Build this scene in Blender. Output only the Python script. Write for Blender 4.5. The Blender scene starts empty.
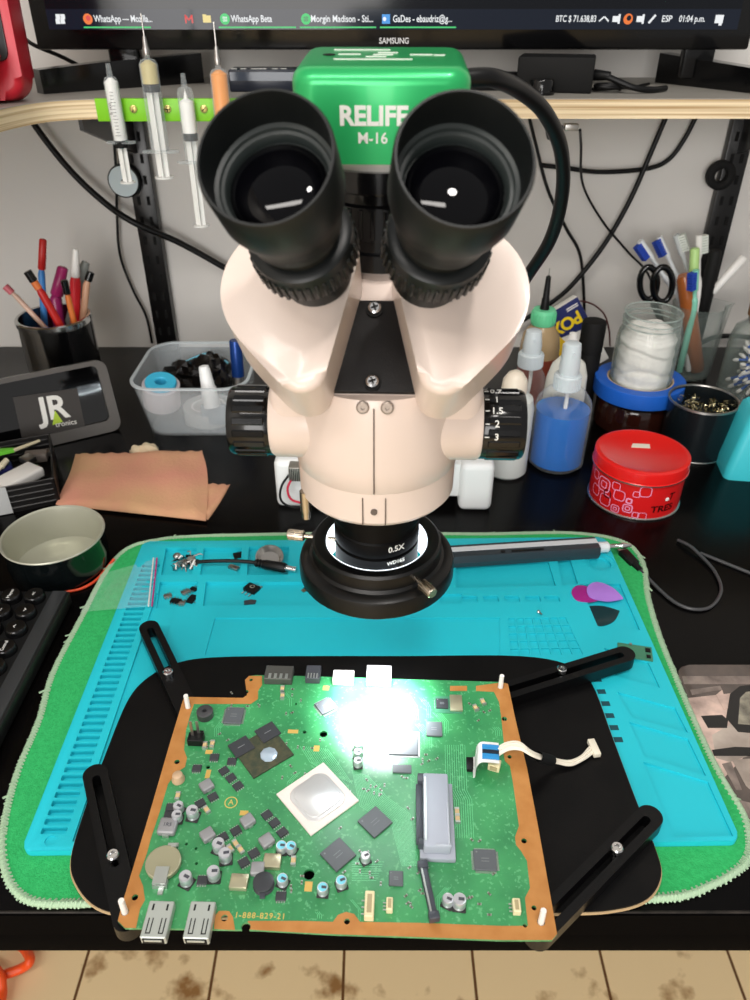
import bpy, bmesh, math, random
from mathutils import Vector, Matrix
R = math.radians
random.seed(7)
SC = bpy.context.scene
COL = SC.collection
D = 0.75                      # desk top height; everything below is written relative to it

# ---------------------------------------------------------------- camera, world, lights, exposure
PITCH = R(33.7); FPX = 760.0; CH = 0.442
cd = bpy.data.cameras.new('camera'); cam = bpy.data.objects.new('camera', cd); COL.objects.link(cam)
cam.location = (0, 0, D + CH); cam.rotation_euler = (R(90) - PITCH, 0, 0)
cd.sensor_fit = 'VERTICAL'; cd.sensor_height = 36; cd.lens = 36 * FPX / 1000
cd.clip_start = 0.01; cd.clip_end = 50
cd.dof.use_dof = True; cd.dof.focus_distance = 0.52; cd.dof.aperture_fstop = 14
SC.camera = cam
SC.view_settings.view_transform = 'Standard'; SC.view_settings.look = 'None'
SC.view_settings.gamma = 1; SC.view_settings.use_curve_mapping = False
SC.view_settings.exposure = 0.12
w = bpy.data.worlds.new('room_light'); SC.world = w; w.use_nodes = True
w.node_tree.nodes['Background'].inputs[0].default_value = (0.90, 0.88, 0.86, 1)
w.node_tree.nodes['Background'].inputs[1].default_value = 0.46
def area(name, loc, rot, sx, sy, power, col=(1, 1, 1)):
    l = bpy.data.lights.new(name, 'AREA'); l.shape = 'RECTANGLE'; l.size = sx; l.size_y = sy
    l.energy = power; l.color = col
    o = bpy.data.objects.new(name, l); COL.objects.link(o); o.location = loc; o.rotation_euler = rot
    return o
area('ceiling_lamp', (-0.45, -0.75, 2.55), (0, 0, 0), 1.2, 0.2, 20, (1, 0.95, 0.9))
area('window_daylight', (-0.9, -2.6, 1.45), (R(90), 0, R(-18)), 2.0, 1.5, 80, (1.0, 0.975, 0.95))
area('room_lamp', (0.30, -0.25, 2.5), (0, 0, 0), 0.18, 0.18, 9, (1, 0.95, 0.9)).data.shape = 'DISK'

# ---------------------------------------------------------------- pixel -> place helpers (camera above, 750x1000 frame)
CT, ST = math.cos(PITCH), math.sin(PITCH)
def _ray(px, py):
    dx, dy = px - 375.0, py - 500.0
    return dx, FPX * CT - dy * ST, FPX * ST + dy * CT
def G(px, py, z=0.0):         # the point at height z over the desk top
    a, f, d = _ray(px, py); k = (CH - z) / d
    return Vector((a * k, f * k, z))
def W(px, py, Y):             # the point at distance Y
    a, f, d = _ray(px, py); k = Y / f
    return Vector((a * k, Y, CH - d * k))

# ---------------------------------------------------------------- materials
def lin(c):
    return tuple(((v / 255) / 12.92 if v / 255 <= 0.04045 else ((v / 255 + 0.055) / 1.055) ** 2.4) for v in c) + (1,)
_M = {}
def mat(name, rgb=(128, 128, 128), rough=0.5, metal=0.0, spec=0.5, coat=0.0, alpha=1.0, trans=0.0, ior=1.45,
        emit=None, es=0.0, bump=None, var=None, sss=0.0, edge=0.0):
    if name in _M: return _M[name]
    m = bpy.data.materials.new(name); m.use_nodes = True; nt = m.node_tree; b = nt.nodes['Principled BSDF']
    b.inputs['Base Color'].default_value = lin(rgb); b.inputs['Roughness'].default_value = rough
    b.inputs['Metallic'].default_value = metal; b.inputs['Specular IOR Level'].default_value = spec
    b.inputs['Coat Weight'].default_value = coat; b.inputs['Coat Roughness'].default_value = 0.08
    b.inputs['Alpha'].default_value = alpha; b.inputs['Transmission Weight'].default_value = trans
    b.inputs['IOR'].default_value = ior
    if sss:
        b.inputs['Subsurface Weight'].default_value = sss; b.inputs['Subsurface Scale'].default_value = 0.005
    if emit:
        b.inputs['Emission Color'].default_value = lin(emit); b.inputs['Emission Strength'].default_value = es
    if edge:                   # thin clear shells grow denser where the wall turns away (more material along the ray)
        lw = nt.nodes.new('ShaderNodeLayerWeight'); lw.inputs[0].default_value = 0.5
        pw_ = nt.nodes.new('ShaderNodeMath'); pw_.operation = 'POWER'; pw_.inputs[1].default_value = 2.2
        ma = nt.nodes.new('ShaderNodeMapRange'); ma.inputs[3].default_value = alpha; ma.inputs[4].default_value = edge
        nt.links.new(lw.outputs['Facing'], pw_.inputs[0]); nt.links.new(pw_.outputs[0], ma.inputs[0]); nt.links.new(ma.outputs[0], b.inputs['Alpha'])
    if bump or var:
        tc = nt.nodes.new('ShaderNodeTexCoord')
    if var:                    # (scale, second colour, amount)
        n = nt.nodes.new('ShaderNodeTexNoise'); n.inputs['Scale'].default_value = var[0]; n.inputs['Detail'].default_value = 6
        nt.links.new(tc.outputs['Object'], n.inputs['Vector'])
        r = nt.nodes.new('ShaderNodeMapRange'); r.inputs[1].default_value = 0.35; r.inputs[2].default_value = 0.68
        r.inputs[4].default_value = var[2]
        nt.links.new(n.outputs['Fac'], r.inputs[0])
        x = nt.nodes.new('ShaderNodeMix'); x.data_type = 'RGBA'
        x.inputs[6].default_value = lin(rgb); x.inputs[7].default_value = lin(var[1])
        nt.links.new(r.outputs[0], x.inputs[0]); nt.links.new(x.outputs[2], b.inputs['Base Color'])
    if bump:                   # (scale, strength)
        n = nt.nodes.new('ShaderNodeTexNoise'); n.inputs['Scale'].default_value = bump[0]; n.inputs['Detail'].default_value = 5
        nt.links.new(tc.outputs['Object'], n.inputs['Vector'])
        p = nt.nodes.new('ShaderNodeBump'); p.inputs['Strength'].default_value = bump[1]; p.inputs['Distance'].default_value = 0.002
        nt.links.new(n.outputs['Fac'], p.inputs['Height']); nt.links.new(p.outputs['Normal'], b.inputs['Normal'])
    _M[name] = m
    return m

# ---------------------------------------------------------------- mesh builder
def T(x=0, y=0, z=0): return Matrix.Translation((x, y, z))
def RX(a): return Matrix.Rotation(R(a), 4, 'X')
def RY(a): return Matrix.Rotation(R(a), 4, 'Y')
def RZ(a): return Matrix.Rotation(R(a), 4, 'Z')
def frame(origin, zdir, xhint=(1, 0, 0)):   # local z runs along zdir
    z = Vector(zdir).normalized(); x = Vector(xhint); x = x - z * x.dot(z)
    if x.length < 1e-5: x = Vector((0, 1, 0)) - z * z.y
    x.normalize(); y = z.cross(x)
    m = Matrix((x, y, z)).transposed().to_4x4(); m.translation = Vector(origin)
    return m
def rrect(w_, h_, r, n=5):
    p = []
    for cx, cy, a0 in ((w_/2-r, h_/2-r, 0), (-w_/2+r, h_/2-r, 90), (-w_/2+r, -h_/2+r, 180), (w_/2-r, -h_/2+r, 270)):
        for i in range(n + 1):
            a = R(a0 + 90 * i / n); p.append((cx + r * math.cos(a), cy + r * math.sin(a)))
    return p
def circ(r, n=24, cx=0, cy=0): return [(cx + r*math.cos(2*math.pi*i/n), cy + r*math.sin(2*math.pi*i/n)) for i in range(n)]
def stadium(ax, ay, bx, by, ra, rb, n=12):  # outline of a bar from a to b with round ends
    A, B = Vector((ax, ay)), Vector((bx, by)); d = B - A; L = d.length; th = math.atan2(d.y, d.x)
    off = math.acos(max(-1, min(1, (ra - rb) / L)))
    p = []
    for i in range(n + 1):
        a = th + off + (2*math.pi - 2*off) * i / n; p.append((ax + ra*math.cos(a), ay + ra*math.sin(a)))
    for i in range(n + 1):
        a = th - off + 2*off * i / n; p.append((bx + rb*math.cos(a), by + rb*math.sin(a)))
    return p
def spline(pts, n=8, closed=False):
    pts = [Vector(p) for p in pts]; out = []; N = len(pts)
    rng = range(N) if closed else range(N - 1)
    for i in rng:
        if closed: p0, p1, p2, p3 = pts[i-1], pts[i], pts[(i+1) % N], pts[(i+2) % N]
        else: p0, p1, p2, p3 = pts[max(i-1, 0)], pts[i], pts[i+1], pts[min(i+2, N-1)]
        for k in range(n):
            t = k / n
            out.append(0.5*((2*p1) + (p2-p0)*t + (2*p0-5*p1+4*p2-p3)*t*t + (3*p1-p0-3*p2+p3)*t**3))
    if not closed: out.append(pts[-1])
    return out
_TXT = {}
def text_geo(s, size, bold=0.0, spacing=1.0):
    k = (s, size, bold, spacing)
    if k in _TXT: return _TXT[k]
    cu = bpy.data.curves.new('t', 'FONT'); cu.body = s; cu.size = size; cu.align_x = 'CENTER'; cu.align_y = 'CENTER'
    cu.offset = bold * size; cu.space_character = spacing; cu.resolution_u = 3; cu.extrude = 0.0001
    o = bpy.data.objects.new('t', cu); COL.objects.link(o)
    dg = bpy.context.evaluated_depsgraph_get(); me = o.evaluated_get(dg).to_mesh()
    g = ([v.co.copy() for v in me.vertices], [tuple(p.vertices) for p in me.polygons])
    o.evaluated_get(dg).to_mesh_clear(); bpy.data.objects.remove(o); bpy.data.curves.remove(cu)
    _TXT[k] = g
    return g
class MB:
    def __init__(s): s.v = []; s.f = []; s.m = []
    def add(s, vs, fs, M=None, mi=0):
        o = len(s.v)
        s.v += [(M @ Vector(p)) if M is not None else Vector(p) for p in vs]
        s.f += [tuple(i + o for i in f) for f in fs]; s.m += [mi] * len(fs)
        return s
    def bm(s, b, M=None, mi=0):
        b.verts.ensure_lookup_table(); b.verts.index_update()
        s.add([v.co.copy() for v in b.verts], [[v.index for v in f.verts] for f in b.faces], M, mi); b.free()
        return s
    def box(s, size, loc=(0, 0, 0), M=None, bev=0.0, seg=2, mi=0):
        b = bmesh.new(); bmesh.ops.create_cube(b, size=1)
        for v in b.verts: v.co = Vector((v.co.x*size[0], v.co.y*size[1], v.co.z*size[2]))
        if bev: bmesh.ops.bevel(b, geom=list(b.edges), offset=min(bev, min(size)*0.49), segments=seg, profile=0.5, affect='EDGES')
        m = T(*loc)
        return s.bm(b, (M @ m) if M is not None else m, mi)
    def lathe(s, prof, seg=32, M=None, mi=0):
        vs, fs, rows = [], [], []
        for r, z in prof:
            if r < 1e-6: rows.append([len(vs)]); vs.append((0, 0, z))
            else:
                rows.append(list(range(len(vs), len(vs)+seg)))
                vs += [(r*math.cos(2*math.pi*i/seg), r*math.sin(2*math.pi*i/seg), z) for i in range(seg)]
        for a, b in zip(rows, rows[1:]):
            for i in range(seg):
                j = (i+1) % seg
                if len(a) == 1 and len(b) == 1: continue
                if len(a) == 1: fs.append((a[0], b[j], b[i]))
                elif len(b) == 1: fs.append((a[i], a[j], b[0]))
                else: fs.append((a[i], a[j], b[j], b[i]))
        return s.add(vs, fs, M, mi)
    def cyl(s, p0, p1, r0, r1=None, seg=20, mi=0):
        r1 = r0 if r1 is None else r1; p0, p1 = Vector(p0), Vector(p1); L = (p1-p0).length
        return s.lathe([(0, 0), (r0, 0), (r1, L), (0, L)], seg, frame(p0, p1-p0), mi)
    def tube(s, pts, r, seg=8, closed=False, radii=None, mi=0, M=None):
        pts = [Vector(p) for p in pts]; N = len(pts); vs, fs = [], []
        t0 = (pts[1]-pts[0]).normalized(); n = t0.orthogonal().normalized()
        for i, p in enumerate(pts):
            t = ((pts[(i+1) % N]-pts[i-1]) if closed else (pts[min(i+1, N-1)]-pts[max(i-1, 0)]))
            if t.length < 1e-9: t = t0.copy()
            t.normalize(); n = (n - t*n.dot(t)); n = n.normalized() if n.length > 1e-6 else t.orthogonal().normalized(); b = t.cross(n)
            rr = radii[i] if radii else r
            for k in range(seg):
                a = 2*math.pi*k/seg; vs.append(p + n*(rr*math.cos(a)) + b*(rr*math.sin(a)))
        for i in range(N if closed else N-1):
            a, c = i*seg, ((i+1) % N)*seg
            for k in range(seg): fs.append((a+k, a+(k+1) % seg, c+(k+1) % seg, c+k))
        if not closed:
            fs.append(tuple(range(seg-1, -1, -1))); fs.append(tuple(range((N-1)*seg, N*seg)))
        return s.add(vs, fs, M, mi)
    def prism(s, poly, z0, z1, M=None, bev=0.0, seg=2, mi=0, both=False):
        poly = [(p[0], p[1]) for p in poly]
        ar = sum(a[0]*b[1]-b[0]*a[1] for a, b in zip(poly, poly[1:]+poly[:1]))
        if ar < 0: poly = poly[::-1]
        b = bmesh.new(); lo = [b.verts.new((x, y, z0)) for x, y in poly]; hi = [b.verts.new((x, y, z1)) for x, y in poly]; n = len(poly)
        top = b.faces.new(hi); bot = b.faces.new(lo[::-1])
        for i in range(n): b.faces.new((lo[i], lo[(i+1) % n], hi[(i+1) % n], hi[i]))
        if bev:
            ed = list(top.edges) + (list(bot.edges) if both else [])
            bmesh.ops.bevel(b, geom=ed, offset=bev, segments=seg, profile=0.5, affect='EDGES')
        return s.bm(b, M, mi)
    def sphere(s, r, loc=(0, 0, 0), sc=(1, 1, 1), sub=2, M=None, mi=0):
        b = bmesh.new(); bmesh.ops.create_icosphere(b, subdivisions=sub, radius=r)
        for v in b.verts: v.co = Vector((v.co.x*sc[0]+loc[0], v.co.y*sc[1]+loc[1], v.co.z*sc[2]+loc[2]))
        return s.bm(b, M, mi)
    def text(s, t, size, M, bold=0.0, spacing=1.0, mi=0):
        g = text_geo(t, size, bold, spacing); return s.add(g[0], g[1], M, mi)
    def mesh(s, name, mats, smooth=35, org=None):
        if org is not None: s.v = [v - Vector(org) for v in s.v]
        me = bpy.data.meshes.new(name); me.from_pydata([tuple(v) for v in s.v], [], s.f)
        for m in (mats if isinstance(mats, (list, tuple)) else [mats]): me.materials.append(m)
        me.polygons.foreach_set('material_index', s.m); me.update(); me.validate()
        if smooth: me.shade_smooth(); me.set_sharp_from_angle(angle=R(smooth))
        return me
    # part of a thing: geometry in the thing's own frame (local) or in desk coordinates (world)
    def part(s, name, mats, parent, smooth=35, world=False, label=None):
        root = parent
        while root.parent: root = root.parent
        me = s.mesh(name, mats, smooth, (root.location - Vector((0, 0, D))) if world else None)
        o = bpy.data.objects.new(name, me); COL.objects.link(o); o.parent = parent
        if label: o['label'] = label
        return o
    # a thing that is one mesh: geometry in desk coordinates, origin at org (or local geometry with rz)
    def single(s, name, mats, label, cat, org, group=None, smooth=35, local=False, rz=0, kind=None):
        me = s.mesh(name, mats, smooth, None if local else org)
        o = bpy.data.objects.new(name, me); COL.objects.link(o)
        o.location = (org[0], org[1], org[2]+D); o.rotation_euler = (0, 0, R(rz))
        if kind: o['kind'] = kind
        if label: o['label'] = label; o['category'] = cat
        if group: o['group'] = group
        return o
def thing(name, label, cat, org, rz=0, group=None):
    o = bpy.data.objects.new(name, None); COL.objects.link(o); o.empty_display_size = 0.02
    o.location = (org[0], org[1], org[2]+D); o.rotation_euler = (0, 0, R(rz)); o['label'] = label; o['category'] = cat
    if group: o['group'] = group
    return o
def inst(me, name, parent, loc, rz=0, sc=(1, 1, 1)):
    o = bpy.data.objects.new(name, me); COL.objects.link(o); o.parent = parent
    o.location = loc; o.rotation_euler = (0, 0, R(rz)); o.scale = sc
    return o
def cut(o, cutter_mb):        # carve real recesses or holes
    me = cutter_mb.mesh('cutter', [mat('black_plastic')], 0); c = bpy.data.objects.new('cutter', me); COL.objects.link(c)
    c.matrix_world = o.matrix_world if o.parent is None else o.parent.matrix_world @ o.matrix_basis
    m = o.modifiers.new('cut', 'BOOLEAN'); m.operation = 'DIFFERENCE'; m.solver = 'EXACT'; m.object = c
    bpy.context.view_layer.update()
    dg = bpy.context.evaluated_depsgraph_get(); n = bpy.data.meshes.new_from_object(o.evaluated_get(dg))
    o.modifiers.clear(); old = o.data; o.data = n; n.name = old.name; bpy.data.meshes.remove(old)
    while len(n.materials) > 1: n.materials.pop()
    n.polygons.foreach_set('material_index', [0]*len(n.polygons))
    n.shade_smooth(); n.set_sharp_from_angle(angle=R(30))
    bpy.data.objects.remove(c); bpy.data.meshes.remove(me)

# shared materials
BLK = mat('black_plastic', (11, 11, 12), 0.42, spec=0.3)
BLKG = mat('gloss_black_plastic', (8, 8, 9), 0.15, coat=0.15, spec=0.4)
BLKM = mat('matte_black', (12, 12, 12), 0.7, spec=0.3)
RUB = mat('black_rubber', (20, 21, 22), 0.6)
CHR = mat('chrome', (205, 205, 205), 0.15, metal=1)
STL = mat('brushed_steel', (175, 172, 168), 0.35, metal=1)
WHT = mat('white_plastic', (232, 230, 226), 0.4)
IVO = mat('ivory_enamel', (214, 197, 186), 0.32, coat=0.15, bump=(900, 0.03))
GLS = mat('clear_glass', (150, 164, 158), 0.03, alpha=0.09, spec=1.0, edge=0.9)
CLP = mat('clear_plastic', (214, 222, 224), 0.12, alpha=0.14, spec=0.6, edge=0.7)
FRO = mat('frosted_plastic', (214, 222, 226), 0.35, alpha=0.26, spec=0.5)
# ================================================================ SETTING
WALLM = mat('painted_wall', (224, 221, 216), 0.75, var=(3, (217, 213, 208), 0.6), bump=(60, 0.06))
def struct(mb, name, m, org=(0, 0, 0), **k): return mb.single(name, m, None, None, org, kind='structure', **k)
struct(MB().box((3.2, 0.1, 2.7), (0.3, 1.13, 0.6)), 'wall_back', WALLM)
struct(MB().box((0.1, 4.0, 2.7), (-1.32, -0.82, 0.6)), 'wall_left', WALLM)
fm = mat('floor_tile', (196, 168, 122), 0.3)
nt = fm.node_tree; b = nt.nodes['Principled BSDF']; tc = nt.nodes.new('ShaderNodeTexCoord')
br = nt.nodes.new('ShaderNodeTexBrick'); br.offset = 0; br.inputs['Scale'].default_value = 1
br.inputs['Brick Width'].default_value = 0.191; br.inputs['Row Height'].default_value = 0.191; br.inputs['Mortar Size'].default_value = 0.0022
mp = nt.nodes.new('ShaderNodeMapping'); mp.inputs['Location'].default_value = (0.046, 0.13, 0)
n1 = nt.nodes.new('ShaderNodeTexNoise'); n1.inputs['Scale'].default_value = 14; n1.inputs['Detail'].default_value = 8
r1 = nt.nodes.new('ShaderNodeValToRGB'); r1.color_ramp.elements[0].position = 0.30; r1.color_ramp.elements[0].color = lin((150, 110, 66))
r1.color_ramp.elements[1].position = 0.40; r1.color_ramp.elements[1].color = lin((236, 210, 164))
br.inputs['Mortar'].default_value = lin((104, 70, 40))
for a, c in ((tc.outputs['Object'], mp.inputs[0]), (mp.outputs[0], br.inputs['Vector']), (tc.outputs['Object'], n1.inputs['Vector']),
             (n1.outputs['Fac'], r1.inputs['Fac']), (r1.outputs['Color'], br.inputs['Color1']), (r1.outputs['Color'], br.inputs['Color2']),
             (br.outputs['Color'], b.inputs['Base Color'])): nt.links.new(a, c)
struct(MB().box((3.2, 4.0, 0.1), (0.3, -0.82, -0.80)), 'floor', fm)

# ---- desk
DESKM = mat('black_desk_laminate', (5, 4, 4), 0.24, spec=0.13, var=(40, (8, 7, 7), 0.7), bump=(300, 0.02))
dk = thing('desk', 'long black laminate desk carrying the microscope, against the grey wall', 'desk', (0, 0.65, -0.75))
d0, d1 = 0.2325, 1.078
MB().box((2.1, d1-d0, 0.022), (-0.1, (d0+d1)/2, -0.011), bev=0.0015).part('desktop', DESKM, dk, world=True)
MB().box((2.1, 0.018, 0.025), (-0.1, d0+0.011, -0.0350), bev=0.001).part('front_rail', mat('rail_black', (7, 6, 6), 0.75, spec=0.02), dk, world=True)
for x in (-1.1, 0.9):
    for y in (0.30, 1.02):
        MB().box((0.05, 0.05, 0.70), (x, y, -0.397), bev=0.003).part('leg', DESKM, dk, world=True)
MB().box((2.1, 0.0012, 0.0215), (-0.1, d0-0.0005, -0.0112)).part('front_edge', mat('rail_black', (7, 6, 6), 0.75, spec=0.02), dk, world=True)
MB().tube([(-1.15, d0+0.001, -0.0004), (0.95, d0+0.001, -0.0004)], 0.0009, 6).part('edge_banding', mat('worn_edge', (52, 47, 43), 0.5, spec=0.2, var=(60, (9, 8, 8), 1)), dk, world=True, label='thin worn edge strip along the front of the desktop')

# ---- plywood corner shelf with its iron brackets
SZ = 0.355; ST_ = 0.018; SY = 0.848
PLY = mat('plywood', (214, 190, 150), 0.55)
nt = PLY.node_tree; b = nt.nodes['Principled BSDF']; tc = nt.nodes.new('ShaderNodeTexCoord')
mp = nt.nodes.new('ShaderNodeMapping'); mp.inputs['Scale'].default_value = (3, 3, 420)
n1 = nt.nodes.new('ShaderNodeTexNoise'); n1.inputs['Scale'].default_value = 1.0; n1.inputs['Detail'].default_value = 3
r1 = nt.nodes.new('ShaderNodeValToRGB'); r1.color_ramp.elements[0].position = 0.35; r1.color_ramp.elements[0].color = lin((176, 146, 104))
r1.color_ramp.elements[1].position = 0.6; r1.color_ramp.elements[1].color = lin((232, 212, 176))
for a, c in ((tc.outputs['Object'], mp.inputs[0]), (mp.outputs[0], n1.inputs['Vector']), (n1.outputs['Fac'], r1.inputs['Fac']), (r1.outputs['Color'], b.inputs['Base Color'])): nt.links.new(a, c)
TOPM = mat('grey_laminate', (150, 146, 138), 0.5)
sh = thing('wall_shelf', 'plywood corner shelf on the wall, carrying the monitor and the red multimeter', 'shelf', (0, 0.96, SZ-ST_))
front = [(1.0, SY), (-0.235, SY)] + [(p.x, p.y) for p in spline([Vector((-0.235, SY, 0)), Vector((-0.285, 0.844, 0)), Vector((-0.318, 0.826, 0)), Vector((-0.334, 0.79, 0)), Vector((-0.342, 0.735, 0)), Vector((-0.345, 0.65, 0)), Vector((-0.345, 0.42, 0))], 6)]
outl = front + [(-1.26, 0.42), (-1.26, 1.075), (1.0, 1.075)]
MB().prism(outl, SZ-ST_, SZ-0.0008).part('plywood_board', PLY, sh, world=True, smooth=50)
MB().prism(outl, SZ-0.0008, SZ).part('laminate_top', TOPM, sh, world=True, smooth=0, label='grey laminate top face of the plywood shelf')
def upright(x, label, tri):
    t = thing('shelf_bracket', label, 'bracket', (x, 1.07, 0), group=None)
    m = MB().box((0.030, 0.014, 0.335), (0, 0, 0.1675), bev=0.001)
    for k in range(12):
        for s in (-0.0065, 0.0065): m.box((0.004, 0.003, 0.011), (s, -0.0065, 0.03+k*0.026), mi=1)
    m.part('upright', [mat('black_painted_steel', (14, 13, 13), 0.3), mat('slot_shadow', (3, 3, 3), 0.9)], t)
    mb = MB(); M = T(0, 0, 0) @ RY(90) @ RZ(0)
    # bracket blade under the shelf: polygon in (y, z)
    pts = [(-0.007, 0.335), (-0.19, 0.335), (-0.19, 0.322), (-0.007, 0.27)]
    vs = [(-0.002, y, z) for y, z in pts] + [(0.002, y, z) for y, z in pts]
    mb.add(vs, [(3, 2, 1, 0), (4, 5, 6, 7), (0, 1, 5, 4), (1, 2, 6, 5), (2, 3, 7, 6), (3, 0, 4, 7)])
    mb.part('blade', mat('black_painted_steel'), t)
    return t
upright(-0.308, 'black slotted steel shelf upright on the wall behind the hanging syringes', 1)
upright(0.468, 'black slotted steel shelf upright on the wall above the toothbrush beaker', 1)

# ================================================================ MICROSCOPE
ms = thing('microscope', 'cream trinocular microscope with black eyepieces, green camera and black ring light over the circuit board', 'microscope', (0.001, 0.36, 0), rz=-2)
EYE = mat('eyepiece_black', (13, 16, 16), 0.38, spec=0.4)
EYR = mat('eyecup_rubber', (15, 18, 18), 0.46, spec=0.4)
# body: drum with two side arms, front seam
mb = MB()
mb.lathe([(0.030, 0.2130), (0.0405, 0.2130), (0.0425, 0.2155), (0.0428, 0.2335), (0.0432, 0.2340), (0.0440, 0.246), (0.0440, 0.281), (0.0425, 0.2852), (0, 0.2854)], 64)
mb.part('body', IVO, ms, label='cream enamel zoom body with side arms')
for s in (-1, 1):
    mb = MB()
    pts = []
    mb.lathe([(0.0, -0.002), (0.0145, 0.0), (0.0185, 0.004), (0.0205, 0.020), (0.0205, 0.0515), (0.019, 0.0535), (0, 0.0535)], 40, frame((0, -0.009, 0.2585), (s, 0, 0)))
    mb.box((0.045, 0.050, 0.036), (s*0.0305, -0.002, 0.2670), bev=0.008, seg=4)
    mb.part('side_arm', IVO, ms, smooth=50)
mb = MB()
for a in [R(-90)]:
    mb.box((0.0007, 0.0012, 0.047), (0, -0.0438, 0.2583))
    for x in (-0.0058, 0.0058): mb.box((0.0006, 0.0012, 0.0165), (x, -0.0423, 0.2230))
    mb.cyl((0, -0.0436, 0.2232), (0, -0.0405, 0.2232), 0.0017, seg=14)
mb.part('seam', mat('seam_dark', (96, 84, 76), 0.8), ms)
for x in (-0.0052, 0.0062):
    mb = MB()
    mb.lathe([(0, 0), (0.0031, 0), (0.0031, 0.0015), (0.0024, 0.002), (0.0010, 0.0020), (0.0009, 0.0012), (0, 0.0012)], 16, frame((x, -0.0425, 0.2822), (0, -1, 0.15)))
    mb.part('screw', mat('grey_screw', (150, 138, 128), 0.4, metal=0.6), ms)
# black sloping front plate, head wedge
mb = MB()
prof = [(-0.037, 0.2854), (0.002, 0.325), (0.012, 0.333), (0.045, 0.333), (0.045, 0.2854)]
hw = [0.040, 0.020, 0.020, 0.022, 0.038]
vs = [(-h, y, z) for (y, z), h in zip(prof, hw)] + [(h, y, z) for (y, z), h in zip(prof, hw)]
n = len(prof)
mb.add(vs, [tuple(range(n)), tuple(range(2*n-1, n-1, -1))] + [(i, n+i, n+(i+1) % n, (i+1) % n) for i in range(n)])
mb.part('head', IVO, ms, smooth=20)
sl = Vector((0, 0.039, 0.0396)).normalized()
nrm = Vector((0, -0.7126, 0.7015)); M = frame((0, -0.0374, 0.2858), nrm, (1, 0, 0))
mb = MB(); mb.prism([(-0.0235, 0.0005), (0.0235, 0.0005), (0.0125, 0.0465), (-0.0125, 0.0465)], 0.0, 0.0022, M, bev=0.0006)
mb.part('front_plate', mat('black_textured_plate', (18, 16, 16), 0.45, spec=0.3, bump=(1500, 0.15)), ms)
for x, y in ((-0.0010, 0.0050), (-0.0008, 0.0415)):
    mb = MB()
    mb.lathe([(0, 0.001), (0.0040, 0.001), (0.0040, 0.0024), (0, 0.0024)], 20, M @ T(x, y, 0.0012), mi=1)
    mb.lathe([(0, 0.001), (0.0030, 0.001), (0.0030, 0.0040), (0.0022, 0.0046), (0, 0.0046)], 20, M @ T(x, y, 0.0012))
    for a in (20, 110): mb.box((0.0034, 0.0008, 0.0008), (0, 0, 0.0046), M @ T(x, y, 0.0012) @ RZ(a), mi=1)
    mb.part('plate_screw', [CHR, BLKM], ms, label='bright cross head screw on the black plate')
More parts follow.
